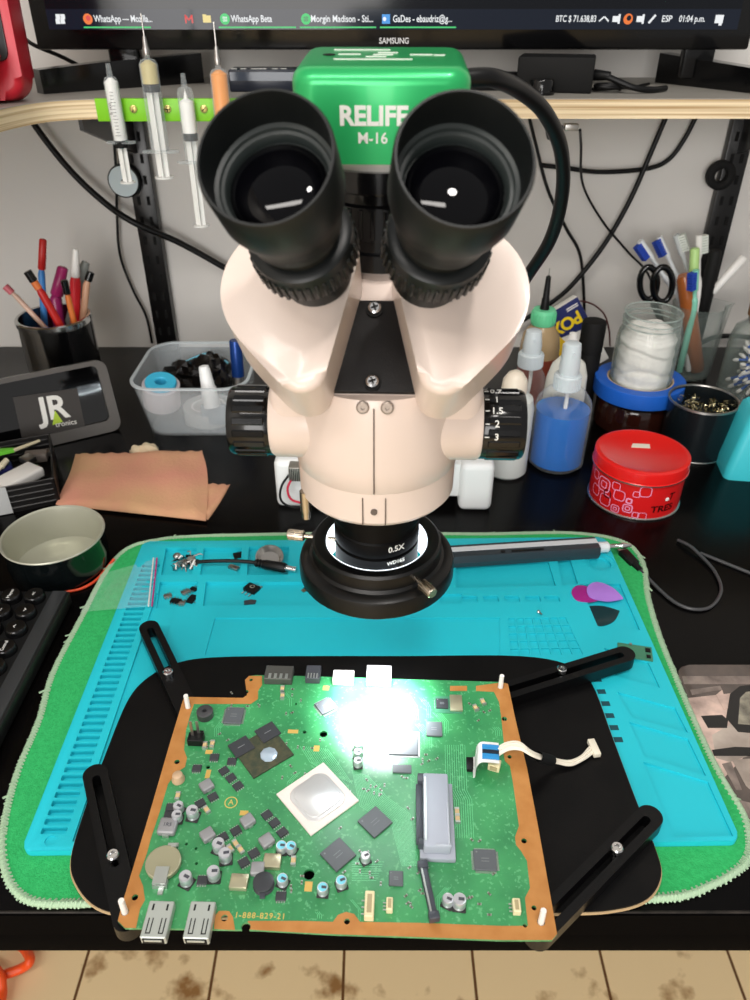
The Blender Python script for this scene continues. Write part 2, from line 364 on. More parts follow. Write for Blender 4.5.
# prism housings and eyepieces
E = {}
for s in (-1, 1):
    e = Vector((-s*0.117, 0.702, -0.702)).normalized()
    rim = Vector((s*0.0330-0.0012, -0.0905, 0.3972))
    u = Vector((0, -0.7071, -0.7071)); 
    M = frame((0, -0.0315, 0.3385), Vector((0, -0.704, 0.704)), (1, 0, 0))   # local z towards the viewer, y up the slope
    mb = MB()
    raw = stadium(-0.0330, -0.0060, -0.0300, -0.0405, 0.0340, 0.0125, 26)
    def side(p): return p[0] - (-0.0035 - 0.0165*(0.0245-p[1])/0.0705)     # flat inner flank
    cl = []
    for p, q in zip(raw, raw[1:]+raw[:1]):
        if side(p) <= 0: cl.append(p)
        if side(p)*side(q) < 0:
            k = side(p)/(side(p)-side(q)); cl.append((p[0]+(q[0]-p[0])*k, p[1]+(q[1]-p[1])*k))
    def resamp(P, n):                                   # even spacing, then corners rounded
        L = [0.0]
        for p, q in zip(P, P[1:]+P[:1]): L.append(L[-1]+math.hypot(p[0]-q[0], p[1]-q[1]))
        out = []; k = 0
        for i in range(n):
            t = L[-1]*i/n
            while L[k+1] < t: k += 1
            a, c = P[k], P[(k+1) % len(P)]; f = (t-L[k])/max(1e-9, L[k+1]-L[k]); out.append((a[0]+(c[0]-a[0])*f, a[1]+(c[1]-a[1])*f))
        return out
    cl = resamp(cl, 110)
    for _ in range(8): cl = [((cl[i-1][0]+2*cl[i][0]+cl[(i+1) % 110][0])/4, (cl[i-1][1]+2*cl[i][1]+cl[(i+1) % 110][1])/4) for i in range(110)]
    cl = resamp(cl, 64)
    pl_ = [(p[0]*-s, p[1]) for p in cl]
    mb.prism(pl_, -0.034, 0.002, M, bev=0.0040, seg=5)
    mb.part('prism_housing', IVO, ms, smooth=50)
    # eyepiece along e, t = 0 at the eyecup rim
    F = frame(rim, e, (1, 0, 0))
    def shear(prof, seg=56):
        m_ = MB(); m_.lathe(prof, seg)
        out = MB()
        vv = []
        for p in m_.v:
            k = max(0.0, 1 - p.z/0.03)
            # local y of the frame, sign found from the slope direction
            q = F @ Vector((p.x, p.y, 0)) - F @ Vector((0, 0, 0)); vdown = q.dot(u)
            vv.append(F @ Vector((p.x, p.y, p.z + 0.12*vdown*k)))
        out.add(vv, m_.f); return out
    cup = shear([(0.0222, 0.014), (0.0222, 0.0015), (0.0226, 0.0), (0.0234, 0.0), (0.0240, 0.0012), (0.0236, 0.020), (0.0222, 0.0255), (0.0203, 0.0305), (0.0198, 0.0335), (0.0190, 0.0350), (0.0185, 0.0400), (0.016, 0.0405)])
    ep = cup.part('eyepiece', EYR, ms, smooth=40)
    shear([(0.0221, 0.0135), (0.0206, 0.0140), (0.0202, 0.0150), (0.0190, 0.0152), (0.0184, 0.0160), (0.0180, 0.0185), (0.0, 0.0185)]).part('eye_ring', mat('eye_ring_grey', (36, 42, 41), 0.45), ep, smooth=30, label='grey green ring around the eyepiece glass')
    lens = MB(); lens.lathe([(0.0179, 0.0185)] + [(0.0179*math.cos(R(a)), 0.0185-0.0060*math.sin(R(a))) for a in range(10, 90, 10)] + [(0, 0.0125)], 40, F)
    lens.part('eye_lens', mat('coated_lens', (3, 3, 5), 0.02, spec=0.25), ep, smooth=60, label='dark shiny eyepiece lens')
    neck = MB(); neck.lathe([(0.0165, 0.0395), (0.0165, 0.0475), (0.0168, 0.048)], 48, F); neck.part('neck', EYE, ep)
    dio = MB(); seg = 120; prof = [(0.0165, 0.0462), (0.0195, 0.0465), (0.0208, 0.0475), (0.0210, 0.051), (0.0212, 0.0515), (0.0212, 0.0605), (0.0205, 0.0625), (0.0158, 0.0632), (0.0154, 0.0790), (0, 0.079)]
    dio.lathe(prof, seg, F)
    for k in range(seg):
        if k % 3 == 0:
            a = 2*math.pi*k/seg; dio.box((0.0012, 0.0018, 0.0095), (0, 0, 0), F @ RZ(math.degrees(a)) @ T(0.0213, 0, 0.0565), bev=0.0004, seg=1)
    dio.part('diopter_ring', EYE, ep, smooth=40)
# zoom knobs
for s in (-1, 1):
    F = frame((s*0.0530, -0.0045, 0.2540), (s, 0, 0)); mb = MB()
    mb.lathe([(0, 0), (0.0178, 0), (0.0182, 0.0010), (0.0182, 0.0215), (0.0172, 0.0232), (0, 0.0236)], 60, F)
    for k in range(18):
        mb.box((0.0012, 0.0040, 0.0165), (0, 0, 0), F @ RZ(k*20+6) @ T(0.0181, 0, 0.0120), bev=0.0006, seg=1)
    kn = mb.part('zoom_knob', BLKG, ms)
    if s == 1:
        mb = MB()
        for a, tx in ((92, '0.7'), (112, '1'), (132, '1.5'), (152, '2'), (172, '3')):
            P = F @ RZ(a-180) ; 
            # local frame on the rim: radial out
            for off in (0,):
                o_ = F @ Vector((0.0192*math.cos(R(a)), 0.0192*math.sin(R(a)), 0.0078))
                rad = (F.to_3x3() @ Vector((math.cos(R(a)), math.sin(R(a)), 0))).normalized()
                Q = frame(o_, rad, (1, 0, 0))
                mb.text(tx, 0.0050, Q, 0.01); mb.box((0.0022, 0.0005, 0.0003), (-0.0048, 0, 0), Q)
        mb.part('lettering', mat('white_print', (225, 225, 220), 0.5), kn, label='white zoom numbers')
# objective barrel and ring light
mb = MB()
mb.lathe([(0, 0.166), (0.0180, 0.164), (0.0205, 0.160), (0.0245, 0.160), (0.0245, 0.1765), (0.0232, 0.1772), (0.0232, 0.1785), (0.0247, 0.1792), (0.0247, 0.1875), (0.0238, 0.1885), (0.0238, 0.1945), (0.0258, 0.1955), (0.0258, 0.2130)], 56)
ob = mb.part('objective', mat('objective_black', (6, 6, 7), 0.4, spec=0.12), ms)
mb = MB(); 
for tx, a, z in (('0.5X', -62, 0.1842),):
    mb.text(tx, 0.0052, frame((0.02485*math.cos(R(a)), 0.02485*math.sin(R(a)), z), (math.cos(R(a)), math.sin(R(a)), 0), (-math.sin(R(a)), math.cos(R(a)), 0)), 0.01)
    mb.text('WD165', 0.0034, frame((0.02465*math.cos(R(a)), 0.02465*math.sin(R(a)), z-0.0095), (math.cos(R(a)), math.sin(R(a)), 0), (-math.sin(R(a)), math.cos(R(a)), 0)), 0.01)
mb.part('lettering', mat('white_print'), ob, label='small white lens marking')
mb = MB()
mb.lathe([(0.0300, 0.1765), (0.0318, 0.1775), (0.0365, 0.1775), (0.0380, 0.1762), (0.0384, 0.1690), (0.0400, 0.1675), (0.0430, 0.1672), (0.0454, 0.1655), (0.0462, 0.1625), (0.0462, 0.1552), (0.0450, 0.1540), (0.0425, 0.1540), (0.0420, 0.1556), (0.0300, 0.1556)], 72)
rl = mb.part('ring_light', mat('ring_light_black', (9, 9, 9), 0.34, spec=0.35), ms, label='black ring light clamped round the lens'); rl.location.z = -0.002
LEDM = mat('led_diffuser', (250, 250, 250), 0.5, emit=(240, 248, 255), es=13)
mb = MB(); mb.lathe([(0.0298, 0.1556), (0.0298, 0.1768)], 64); mb.part('glowing_inner_wall', mat('inner_wall_glow', (240, 240, 240), 0.5, emit=(236, 246, 255), es=2.2), rl, label='white inner wall of the ring light, made to glow')  # reflector wall given emission so the gap beside the lens looks lit
mb = MB(); mb.lathe([(0.0300, 0.1556), (0.0418, 0.1550)], 64)
mb.part('led_diffuser', LEDM, rl, label='glowing white diffuser of the ring light')
for a, L0 in ((172, 0.0), (-54, 0.0), (62, 0.0)):
    mb = MB()
    d = Vector((math.cos(R(a)), math.sin(R(a)), 0)); p = Vector((0, 0, 0.1728))
    mb.cyl(p + d*0.0250, p + d*0.0440, 0.0014, seg=12)
    q = p + d*0.0440; mb.lathe([(0, 0), (0.0026, 0), (0.0030, 0.0006), (0.0030, 0.0098), (0.0026, 0.0104), (0, 0.0104)], 20, frame(q, d))
    for k in range(14): mb.box((0.0005, 0.0006, 0.0092), (0, 0, 0), frame(q, d) @ RZ(k*360/14) @ T(0.0030, 0, 0.0052))
    mb.part('thumb_screw', mat('nickel', (190, 180, 165), 0.25, metal=1), rl, label='knurled nickel clamp screw of the ring light')
mb = MB(); mb.cyl((-0.0385, -0.016, 0.205), (-0.0385, -0.016, 0.2175), 0.0030, seg=16); mb.cyl((-0.0385, -0.016, 0.2000), (-0.0385, -0.016, 0.205), 0.0024, seg=16)
mb.part('clamp_screw', mat('nickel'), ms, label='small nickel screw under the cream body')
# LED beams converging under the ring
for k in range(6):
    a = R(60*k + 15); l = bpy.data.lights.new('led_beam', 'SPOT'); l.energy = 2.6; l.spot_size = R(40); l.spot_blend = 0.9; l.shadow_soft_size = 0.006; l.color = (0.93, 0.97, 1)
    o = bpy.data.objects.new('led_beam', l); COL.objects.link(o); o.parent = rl
    p = Vector((0.036*math.cos(a), 0.036*math.sin(a), 0.1535)); o.location = p
    o.rotation_euler = (Vector((0, 0, 0.045)) - p).to_track_quat('-Z', 'Y').to_euler()
# trinocular port, camera
mb = MB()
mb.lathe([(0.024, 0.331), (0.024, 0.339), (0.0215, 0.340), (0.0215, 0.3445), (0.0245, 0.3455), (0.0245, 0.3605), (0.0225, 0.3615), (0.0225, 0.3655), (0.0275, 0.3672), (0.0275, 0.3762), (0, 0.3762)], 56, T(0.001, 0.024, 0))
for k in range(26): mb.box((0.0014, 0.0022, 0.0140), (0, 0, 0), T(0.001, 0.024, 0.353) @ RZ(k*360/26) @ T(0.0247, 0, 0), bev=0.0005, seg=1)
mb.part('camera_adapter', BLKG, ms)
C = T(0.0015, 0.030, 0.4005) @ RX(4.0)
GRN = mat('green_anodised', (42, 172, 98), 0.30, metal=0.35, coat=0.15)
mb = MB(); b = bmesh.new(); bmesh.ops.create_cube(b, size=1)
for v in b.verts: v.co = Vector((v.co.x*0.0755, v.co.y*0.068, v.co.z*0.0370))
bmesh.ops.bevel(b, geom=[e for e in b.edges if abs((e.verts[0].co-e.verts[1].co).z) > 0.01], offset=0.010, segments=6, profile=0.5, affect='EDGES')
bmesh.ops.bevel(b, geom=[e for e in b.edges if all(v.co.z > 0.018 for v in e.verts)], offset=0.0065, segments=6, profile=0.5, affect='EDGES')
mb.bm(b, C); cb = mb.part('camera_body', GRN, ms, smooth=40, label='green anodised microscope camera')
mb = MB(); mb.text('RELIFE', 0.0104, C @ T(-0.0030, -0.0341, 0.0005) @ RX(90), 0.035, 1.0); mb.text('M-16', 0.0062, C @ T(-0.0034, -0.0341, -0.0080) @ RX(90), 0.012)
mb.part('lettering', mat('white_print'), cb, label='white lettering on the green camera')
mb = MB()
for x, y, w_ in ((-0.015, 0.004, 0.010), (0.002, 0.009, 0.009), (0.0, 0.003, 0.009), (-0.003, -0.003, 0.009), (0.017, 0.003, 0.010), (0.025, 0.002, 0.005), (-0.004, -0.0105, 0.034), (-0.010, 0.018, 0.026)):
    mb.box((w_, 0.0016, 0.0004), (x, y, 0.01855), C)
mb.part('top_print', mat('white_print'), cb, label='white print on the camera top')
mb = MB(); mb.cyl(C @ Vector((-0.024, 0.002, 0.0175)), C @ Vector((-0.024, 0.002, 0.0188)), 0.0028); mb.part('button', BLKM, cb)
mb = MB(); mb.lathe([(0, -0.0245), (0.024, -0.0245), (0.0275, -0.0225), (0.0280, -0.0182), (0, -0.0182)], 48, C @ T(0, -0.004, 0)); mb.part('flange', mat('satin_aluminium', (226, 222, 216), 0.35, metal=0.15), cb, label='silver flange under the green camera')
# camera cable looping to the right and back
wp = [W(462, 79, 0.395), W(492, 78, 0.400), W(520, 90, 0.42), W(545, 113, 0.44), W(561, 150, 0.46), W(562, 195, 0.48), W(550, 240, 0.50), W(525, 280, 0.53), W(495, 330, 0.56), W(470, 430, 0.62)]
wp = [Vector((p.x-0.001, p.y-0.36, p.z)) for p in wp]
wp = [RZ(2) @ p for p in wp]; MB().tube(spline(wp, 8), 0.0042, 12).part('camera_cable', BLK, ms, smooth=60, label='thick black cable from the green camera')
# stand behind: column, arm and white base
mb = MB(); mb.cyl((0, 0.300, 0.052), (0, 0.300, 0.285), 0.0130, seg=32); mb.part('column', STL, ms)
mb = MB(); mb.box((0.036, 0.262, 0.034), (0, 0.172, 0.2570), bev=0.006); mb.part('arm', IVO, ms)
WB = mat('white_base_plastic', (226, 228, 228), 0.4)
mb = MB()
for x0, x1 in ((-0.1125, -0.076), (0.074, 0.108)):
    mb.box((x1-x0, 0.066, 0.056), ((x0+x1)/2, 0.317, 0.028), bev=0.007, seg=4)
mb.box((0.165, 0.060, 0.040), (0.005, 0.322, 0.032), bev=0.004); mb.box((0.07, 0.055, 0.012), (0, 0.30, 0.052), bev=0.003)
mb.part('stand_base', WB, ms)
mb = MB()
mb.box((0.014, 0.014, 0.016), (-0.089, 0.281, 0.047), bev=0.001)
for k in range(7): mb.box((0.0008, 0.0004, 0.0145), (-0.0945+k*0.0018, 0.2738, 0.047), mi=1)
mb.part('connector', [mat('connector_grey', (150, 146, 138), 0.4, metal=0.5), BLKM], ms)
for c, pts, nm in ((BLK, [(-0.093, 0.279, 0.048), (-0.103, 0.270, 0.036), (-0.104, 0.268, 0.020), (-0.092, 0.268, 0.012), (-0.078, 0.272, 0.012)], 'wire'), (mat('red_wire', (190, 24, 60), 0.4), [(-0.091, 0.279, 0.044), (-0.097, 0.270, 0.034), (-0.094, 0.268, 0.022), (-0.082, 0.268, 0.018), (-0.072, 0.272, 0.018)], 'wire')):
    MB().tube(spline(pts, 8), 0.0012, 8).part(nm, c, ms, label='black wire of the stand' if c is BLK else 'red wire of the stand')
# ================================================================ ON AND UNDER THE SHELF
def fit(mb, t, cx, cz, wdt, hgt, M, bold=0.0, mi=0):       # lettering scaled into a box of width x cap height
    g = text_geo(t, 0.01, bold); xs = [v.x for v in g[0]]; ys = [v.y for v in g[0]]
    sx = wdt/(max(xs)-min(xs)); sy = hgt/(0.0072); mx = (max(xs)+min(xs))/2
    mb.add([Vector(((v.x-mx)*sx+cx, v.y*sy+cz, v.z)) for v in g[0]], g[1], M, mi)
MY = 0.950
mo = thing('monitor', 'wide black flat screen monitor standing on the plywood shelf', 'monitor', (0.0, 0.985, SZ))
xl, xr = W(37, 50, MY).x, W(749, 50, MY).x; zb = W(375, 50, MY).z; hw_ = (xr-xl)/2; xc = (xl+xr)/2
mb = MB(); mb.box((xr-xl, 0.030, 0.445), (xc, MY+0.0165, zb+0.2225), bev=0.003); mb.part('housing', BLKG, mo, world=True)
zs = W(375, 29.5, MY).z
SCR = mat('lit_screen', (5, 6, 9), 0.10, emit=(12, 14, 18), es=1.0, spec=0.3)
mb = MB(); mb.box((xr-xl-0.036, 0.002, 0.41), (xc, MY+0.0008, zs+0.205)); sc_ = mb.part('screen', SCR, mo, world=True)
MS = T(0, MY-0.0004, 0) @ RX(90)
def px(x, y=19): p = W(x, y, MY); return p.x, p.z
TB = mat('taskbar_glow', (6, 8, 12), 0.12, emit=(22, 27, 38), es=1.0, spec=0.3)
mb = MB(); z0, z1 = px(0, 29.5)[1], px(0, 9)[1]; mb.box((xr-xl-0.036, 0.0003, z1-z0), (xc, MY-0.0003, (z0+z1)/2)); mb.part('taskbar', TB, sc_, world=True, label='dark task bar along the lower screen edge')
TXM = mat('screen_white', (20, 20, 20), 0.4, emit=(235, 238, 240), es=0.95)
mb = MB()
for t, a, b_, h in (('WhatsApp — Mozilla...', 94, 152, 6.0), ('WhatsApp Beta', 231, 272, 6.0), ('Morgin Madison - Sti...', 311, 373, 6.0), ('GaDes - ebaudriz@g...', 393, 452, 6.0),
                    ('BTC $ 71.638,83', 556, 596, 5.6), ('ESP', 662, 672, 5.6), ('01:04 p.m.', 679, 705, 5.6)):
    x0, z0 = px(a); x1, _ = px(b_); mb = MB(); fit(mb, t, (x0+x1)/2, z0, x1-x0, h*0.00106, MS, 0.012); mb.part('lettering', TXM, sc_, world=True)
k = 0.00106
mb = MB()
for dx in (-2.4, 2.4):
    for dz in (-2.4, 2.4): x0, z0 = px(60.5+dx, 19+dz); mb.box((4.2*k, 0.0004, 4.2*k), (x0, MY-0.0006, z0))
mb.part('glyph_icon', TXM, sc_, world=True); mb = MB()
for x in (601.5, 606.5):
    x0, z0 = px(x, 19); mb.box((6*k, 0.0004, 1.3*k), (0, 0, 0), T(x0, MY-0.0006, z0) @ RY(-40 if x < 604 else 40))
mb.part('glyph_icon', TXM, sc_, world=True)
for x in (616, 640):
    x0, z0 = px(x); mb = MB(); mb.box((7*k, 0.0004, 5*k), (x0, MY-0.0006, z0)); mb.box((2*k, 0.0004, 8*k), (x0+3*k, MY-0.0006, z0)); mb.part('glyph_icon', TXM, sc_, world=True)
mb = MB(); x0, z0 = px(652); mb.box((9*k, 0.0004, 2*k), (0, 0, 0), T(x0, MY-0.0006, z0) @ RY(-50))
mb.part('glyph_icon', TXM, sc_, world=True); mb = MB(); x0, z0 = px(719); mb.box((8*k, 0.0004, 7*k), (x0, MY-0.0006, z0)); mb.box((3*k, 0.0004, 3*k), (x0+2*k, MY-0.0006, z0-4*k))
mb.part('glyph_icon', TXM, sc_, world=True)
ic = [mat('icon_orange', (40, 20, 8), 0.4, emit=(240, 120, 50), es=0.9), mat('icon_green', (8, 40, 20), 0.4, emit=(60, 200, 110), es=0.9), mat('icon_blue', (8, 20, 40), 0.4, emit=(60, 150, 225), es=0.9),
      mat('icon_red', (40, 8, 8), 0.4, emit=(220, 70, 70), es=0.9), TXM, mat('icon_yellow', (40, 34, 8), 0.4, emit=(235, 215, 140), es=0.9)]
for x, kind in ((88, 0), (189, 3), (207, 5), (225, 1), (306, 1), (386, 2), (628, 0)):
    x0, z0 = px(x); mb = MB(); Mi = T(x0, MY-0.0005, z0) @ RX(90)
    if kind == 0: mb.prism(circ(4.6*k), 0, 0.0003, Mi); mb.prism(circ(2.3*k, 16, 0.6*k, 0.8*k), 0.0002, 0.0005, Mi, mi=1); m_ = [ic[0], ic[3] if x < 100 else TB]
    elif kind == 3:
        for s in (-1, 1): mb.box((1.5*k, 7*k, 0.0003), (s*3.2*k, 0, 0), Mi); mb.box((5*k, 1.4*k, 0.0003), (0, 0, 0), Mi @ T(s*1.6*k, 1.0*k, 0) @ RZ(s*50))
        m_ = [ic[3]]
    elif kind == 5: mb.prism([(-4*k, -3*k), (4*k, -3*k), (4*k, 3*k), (0, 3*k), (-1*k, 4*k), (-4*k, 4*k)], 0, 0.0003, Mi); m_ = [ic[5]]
    elif kind == 1:
        mb.prism(circ(4.8*k), 0, 0.0003, Mi)
        for q in (-1.5, 0, 1.5): mb.box((4.5*k, 0.7*k, 0.0005), (0, q*k, 0.0001), Mi, mi=1)
        m_ = [ic[1], TXM if x < 300 else TB]
    else: mb.box((8*k, 8*k, 0.0003), (0, 0, 0), Mi); mb.prism(circ(1.8*k, 14, -1.5*k), 0.0001, 0.0004, Mi, mi=1); m_ = [ic[2], TXM]
    mb.part('app_icon', m_, sc_, world=True)
for a, b_ in ((84, 151), (219, 296), (300, 376), (380, 456)):
    x0, z0 = px(a, 27.3); x1, _ = px(b_, 27.3); mb = MB(); mb.box((x1-x0, 0.0004, 1.3*k), ((x0+x1)/2, MY-0.0006, z0)); mb.part('tab_underline', ic[1], sc_, world=True)
x0, z0 = px(394, 41); mb = MB(); fit(mb, 'SAMSUNG', x0, z0, 30*k, 5.2*k, MS, 0.02); mb.part('lettering', mat('silver_print', (200, 200, 200), 0.4), mo, world=True, label='silver maker lettering under the screen')
# stand feet
for s, xa, xb in ((-1, -0.348, -0.205), (1, 0.402, 0.335)):
    mb = MB(); A = Vector((xa, 0.893, SZ)); B = Vector((xb, 1.015, SZ))
    d = (B-A).normalized(); nn = Vector((-d.y, d.x, 0))*0.009
    vs = []
    for p, h in ((A, 0.022), (A + d*0.07, 0.026), (B, 0.030)):
        vs += [p-nn, p+nn, p+nn+Vector((0, 0, h)), p-nn+Vector((0, 0, h))]
    fs = [(0, 1, 2, 3), (11, 10, 9, 8)]
    for q in (0, 4):
        for i in range(4): fs.append((q+i, q+4+i, q+4+(i+1) % 4, q+(i+1) % 4))
    mb.add(vs, fs); C0 = A + d*0.095
    mb.box((0.034, 0.016, 0.075), (C0.x, MY+0.022, SZ+0.045), bev=0.003)
    mb.part('stand_foot', BLKG, mo, world=True)
# green strip with three screws, screwed on the shelf edge
st = thing('magnetic_strip', 'lime green strip screwed to the front edge of the plywood shelf', 'strip', (-0.2, SY-0.002, 0.336))
LIME = mat('lime_plastic', (122, 196, 30), 0.4)
xa, xb = W(97, 108, SY).x, -0.128; z1, z0 = W(100, 98, SY).z, W(100, 121, SY).z
mb = MB(); mb.box((xb-xa, 0.0036, z1-z0), ((xa+xb)/2, SY-0.0020, (z0+z1)/2), bev=0.0006); mb.part('strip', LIME, st, world=True)
for x, y, a in ((133.5, 109, 75), (167.5, 109, 0), (204, 109, 40)):
    p = W(x, y, SY-0.004); F = frame((p.x, p.y, p.z), (0, -1, 0)); mb = MB()
    mb.lathe([(0.0038, 0), (0.0036, 0.0010), (0.0026, 0.0016), (0, 0.0017)], 20, F)
    mb.box((0.0052, 0.0009, 0.0005), (0, 0, 0.0017), F @ RZ(a), mi=1)
    if a == 0: mb.box((0.0009, 0.0052, 0.0005), (0, 0, 0.0017), F, mi=1)
    mb.part('screw', [mat('brass_screw', (205, 190, 120), 0.3, metal=0.7), BLKM], st, world=True)
# syringes hanging in front of the strip
def syringe(label, xt, yt, yb, r, fill, fc, needle=0, plunger=True, fl=0.5, marks=False):
    Y = SY-0.004-r-0.0002; p = W(xt, yt, Y); q = W(xt, yb, Y); L = p.z-q.z
    t = thing('syringe', label, 'syringe', (p.x, Y, q.z), group=None); H = L*fl     # barrel length
    zt = L - H
    mb = MB(); mb.lathe([(r*0.9, zt), (r, zt+0.001), (r, L-0.007), (r*0.75, L-0.003), (0.0028, L-0.002), (0.0022, L+0.009), (0, L+0.009)], 28)
    bar = mb.part('barrel', CLP, t)
    mb = MB(); mb.prism(stadium(-r*1.25, 0, r*1.25, 0, r*0.85, r*0.85), zt-0.0018, zt, None, bev=0.0004); mb.part('flange', CLP, t)
    a0, a1 = fill
    mb = MB(); mb.lathe([(0, zt+H*a0), (r*0.88, zt+H*a0), (r*0.88, min(zt+H*a1, L-0.0068)), (0.002, min(zt+H*a1+0.003, L-0.003)), (0, L-0.003)], 24)
    mb.part('paste', fc, t, label='filling of the syringe')
    if plunger:
        mb = MB(); mb.lathe([(0, zt+H*a0-0.007), (r*0.9, zt+H*a0-0.007), (r*0.9, zt+H*a0-0.0005), (0, zt+H*a0-0.0005)], 24); mb.part('piston', BLKM, t)
        mb = MB(); mb.box((r*1.3, 0.0015, zt+H*a0-0.007), (0, 0, (zt+H*a0-0.007)/2)); mb.box((0.0015, r*1.3, zt+H*a0-0.007), (0, 0, (zt+H*a0-0.007)/2)); mb.lathe([(0, 0), (r*1.1, 0), (r*1.1, 0.0015), (0, 0.0015)], 24)
        mb.part('plunger', mat('milky_plastic', (228, 228, 224), 0.4, alpha=0.85), t)
    if needle:
        mb = MB(); mb.lathe([(0.0030, L+0.001), (0.0034, L+0.006), (0.0026, L+0.008), (0.0018, L+0.016), (0, L+0.016)], 18); mb.cyl((0, 0, L+0.015), (0, 0, L+needle), 0.0008, seg=10)
        mb.part('needle', STL, t, label='steel dispensing needle')
    if marks:
        mb = MB()
        for k_ in range(14): mb.box((0.0035 if k_ % 5 else 0.0055, 0.0002, 0.0004), (0.0006, -r-0.0001, zt+0.006+k_*(H-0.018)/14))
        fit(mb, '5 ml', 0, 0, 0.010, 0.0022, T(-0.0026, -r-0.0002, zt+H*0.5) @ RX(90) @ RZ(90)); mb.part('scale_marks', mat('dark_print', (60, 60, 62), 0.6), bar)
    return t
WP = mat('white_paste', (236, 236, 232), 0.5)
syringe('slim white syringe without needle, leftmost on the lime green strip', 109.5, 74, 183, 0.0070, (0.02, 1), WP, 0, True, 0.60, True)
syringe('wide syringe of yellowish flux with a long steel needle, on the green strip', 147, 56, 178, 0.0088, (0.72, 1), mat('amber_flux', (205, 190, 130), 0.4, alpha=0.9), 0.034, True, 0.76)
syringe('syringe half filled with white paste and black piston, hanging lowest from the strip', 184, 84, 226, 0.0078, (0.38, 0.78), WP, 0, True, 0.52)
syringe('syringe filled with orange paste, partly behind the left eyepiece', 218, 66, 150, 0.0088, (0.02, 0.98), mat('orange_paste', (238, 150, 36), 0.45), 0.036, False, 0.95)
# multimeter on the left arm of the shelf
mm = thing('multimeter', 'red multimeter with dark face standing on the left arm of the shelf', 'multimeter', (-0.379, 0.818, SZ), rz=6)
REDP = mat('red_plastic', (196, 30, 48), 0.35)
Mm = RX(-6)
mb = MB(); mb.prism(rrect(0.098, 0.19, 0.020, 8), -0.020, 0.020, Mm @ T(0, 0.002, 0.096) @ RX(90), bev=0.008, seg=4, both=True); mb.part('case', REDP, mm, smooth=50)
mb = MB(); mb.prism(rrect(0.078, 0.150, 0.008), 0.0195, 0.0222, Mm @ T(0.002, 0.002, 0.108) @ RX(90), bev=0.001); fc = mb.part('face', mat('dark_grey_plastic', (44, 44, 46), 0.5), mm)
mb = MB(); mb.text('CE', 0.012, Mm @ T(0.024, -0.0204, 0.066) @ RX(90), 0.01); mb.text('600V CAT', 0.0055, Mm @ T(0.016, -0.0204, 0.056) @ RX(90), 0.01); mb.box((0.036, 0.0004, 0.0008), (0.016, -0.0204, 0.061), Mm); mb.part('lettering', mat('white_print'), fc, label='white marks on the meter face')
mb = MB(); mb.cyl((0, -0.021, 0.125), (0, -0.032, 0.127), 0.020, 0.017, seg=32); mb.box((0.005, 0.006, 0.03), (0, -0.033, 0.127), bev=0.001); mb.part('dial', BLK, mm)
mb = MB(); mb.tube(spline([(0.026, -0.018, 0.040), (0.030, -0.034, 0.040), (0.026, -0.044, 0.026), (0.012, -0.052, 0.012), (-0.012, -0.060, 0.008)], 6), 0.0085, 14, radii=None)
mb.part('test_lead', REDP, mm, smooth=60, label='red right-angled test lead plug')
# boxes and bits standing under the monitor
nb = thing('switch_box', 'low dark blue box with white marks, on the shelf behind the left eyepiece', 'box', (W(265, 95, 0.91).x, 0.925, SZ))
mb = MB(); mb.box((0.073, 0.036, 0.021), (0, 0, 0.0105), bev=0.002); mb.part('case', mat('navy_plastic', (20, 26, 40), 0.3), nb)
mb = MB()
for x, w_ in ((-0.031, 0.006), (-0.021, 0.006), (-0.005, 0.016), (0.012, 0.006), (0.021, 0.006)): mb.box((w_, 0.0018, 0.0006), (x, -0.012, 0.0212))
mb.part('top_marks', mat('white_print'), nb, label='white dashes on the dark box')
mb = MB(); mb.box((0.070, 0.0006, 0.008), (0, -0.0181, 0.0145)); mb.part('front_window', mat('smoky_window', (60, 68, 80), 0.15), nb)
pb = thing('power_brick', 'black square-edged power brick on the shelf under the right half of the monitor', 'power brick', (0.192, 0.922, SZ), rz=-14)
mb = MB(); mb.box((0.078, 0.050, 0.033), (0, 0, 0.0165), bev=0.0022); mb.part('case', BLKM, pb)
mb = MB(); mb.tube(spline([(0.039, -0.006, 0.016), (0.052, -0.010, 0.015), (0.080, -0.012, 0.006), (0.10, -0.002, 0.0032), (0.115, 0.02, 0.0032)], 8), 0.003, 10); mb.lathe([(0.0045, 0), (0.0055, 0.002), (0.0040, 0.018), (0, 0.018)], 16, frame((0.038, -0.006, 0.016), (1, -0.2, -0.02))); mb.part('cord', BLK, pb)
mb = MB(); mb.lathe([(0, 0), (0.0135, 0), (0.0135, 0.003), (0.0125, 0.004), (0.0125, 0.0125), (0.0115, 0.014), (0, 0.014)], 36, T(*W(541, 94, 0.885).xy, SZ))
mb.single('round_cap', BLKG, 'short glossy black round cap on the shelf left of the power brick', 'cap', (W(541, 94, 0.885).x, 0.885, SZ))
mb = MB(); c0 = Vector((0.246, 0.905, SZ+0.0026))
mb.tube([c0 + Vector(((0.012+0.0003*i/4)*math.cos(i*0.35), 0.010*math.sin(i*0.35), 0.0045*abs(math.sin(i*0.05)))) for i in range(64)] + [c0+Vector((0.03, 0.02, 0.0)), c0+Vector((0.06, 0.06, 0))], 0.0016, 8)
mb.single('coiled_cable', BLK, 'thin black cable coiled beside the power brick', 'cable', (0.246, 0.905, SZ))
mb = MB(); mb.box((0.055, 0.03, 0.016), (0.128, 0.935, SZ+0.008), bev=0.002); mb.box((0.03, 0.002, 0.004), (0.128, 0.919, SZ+0.010), mi=1)
mb.single('media_box', [BLK, STL], 'small flat black box on the shelf behind the green camera', 'box', (0.128, 0.935, SZ))
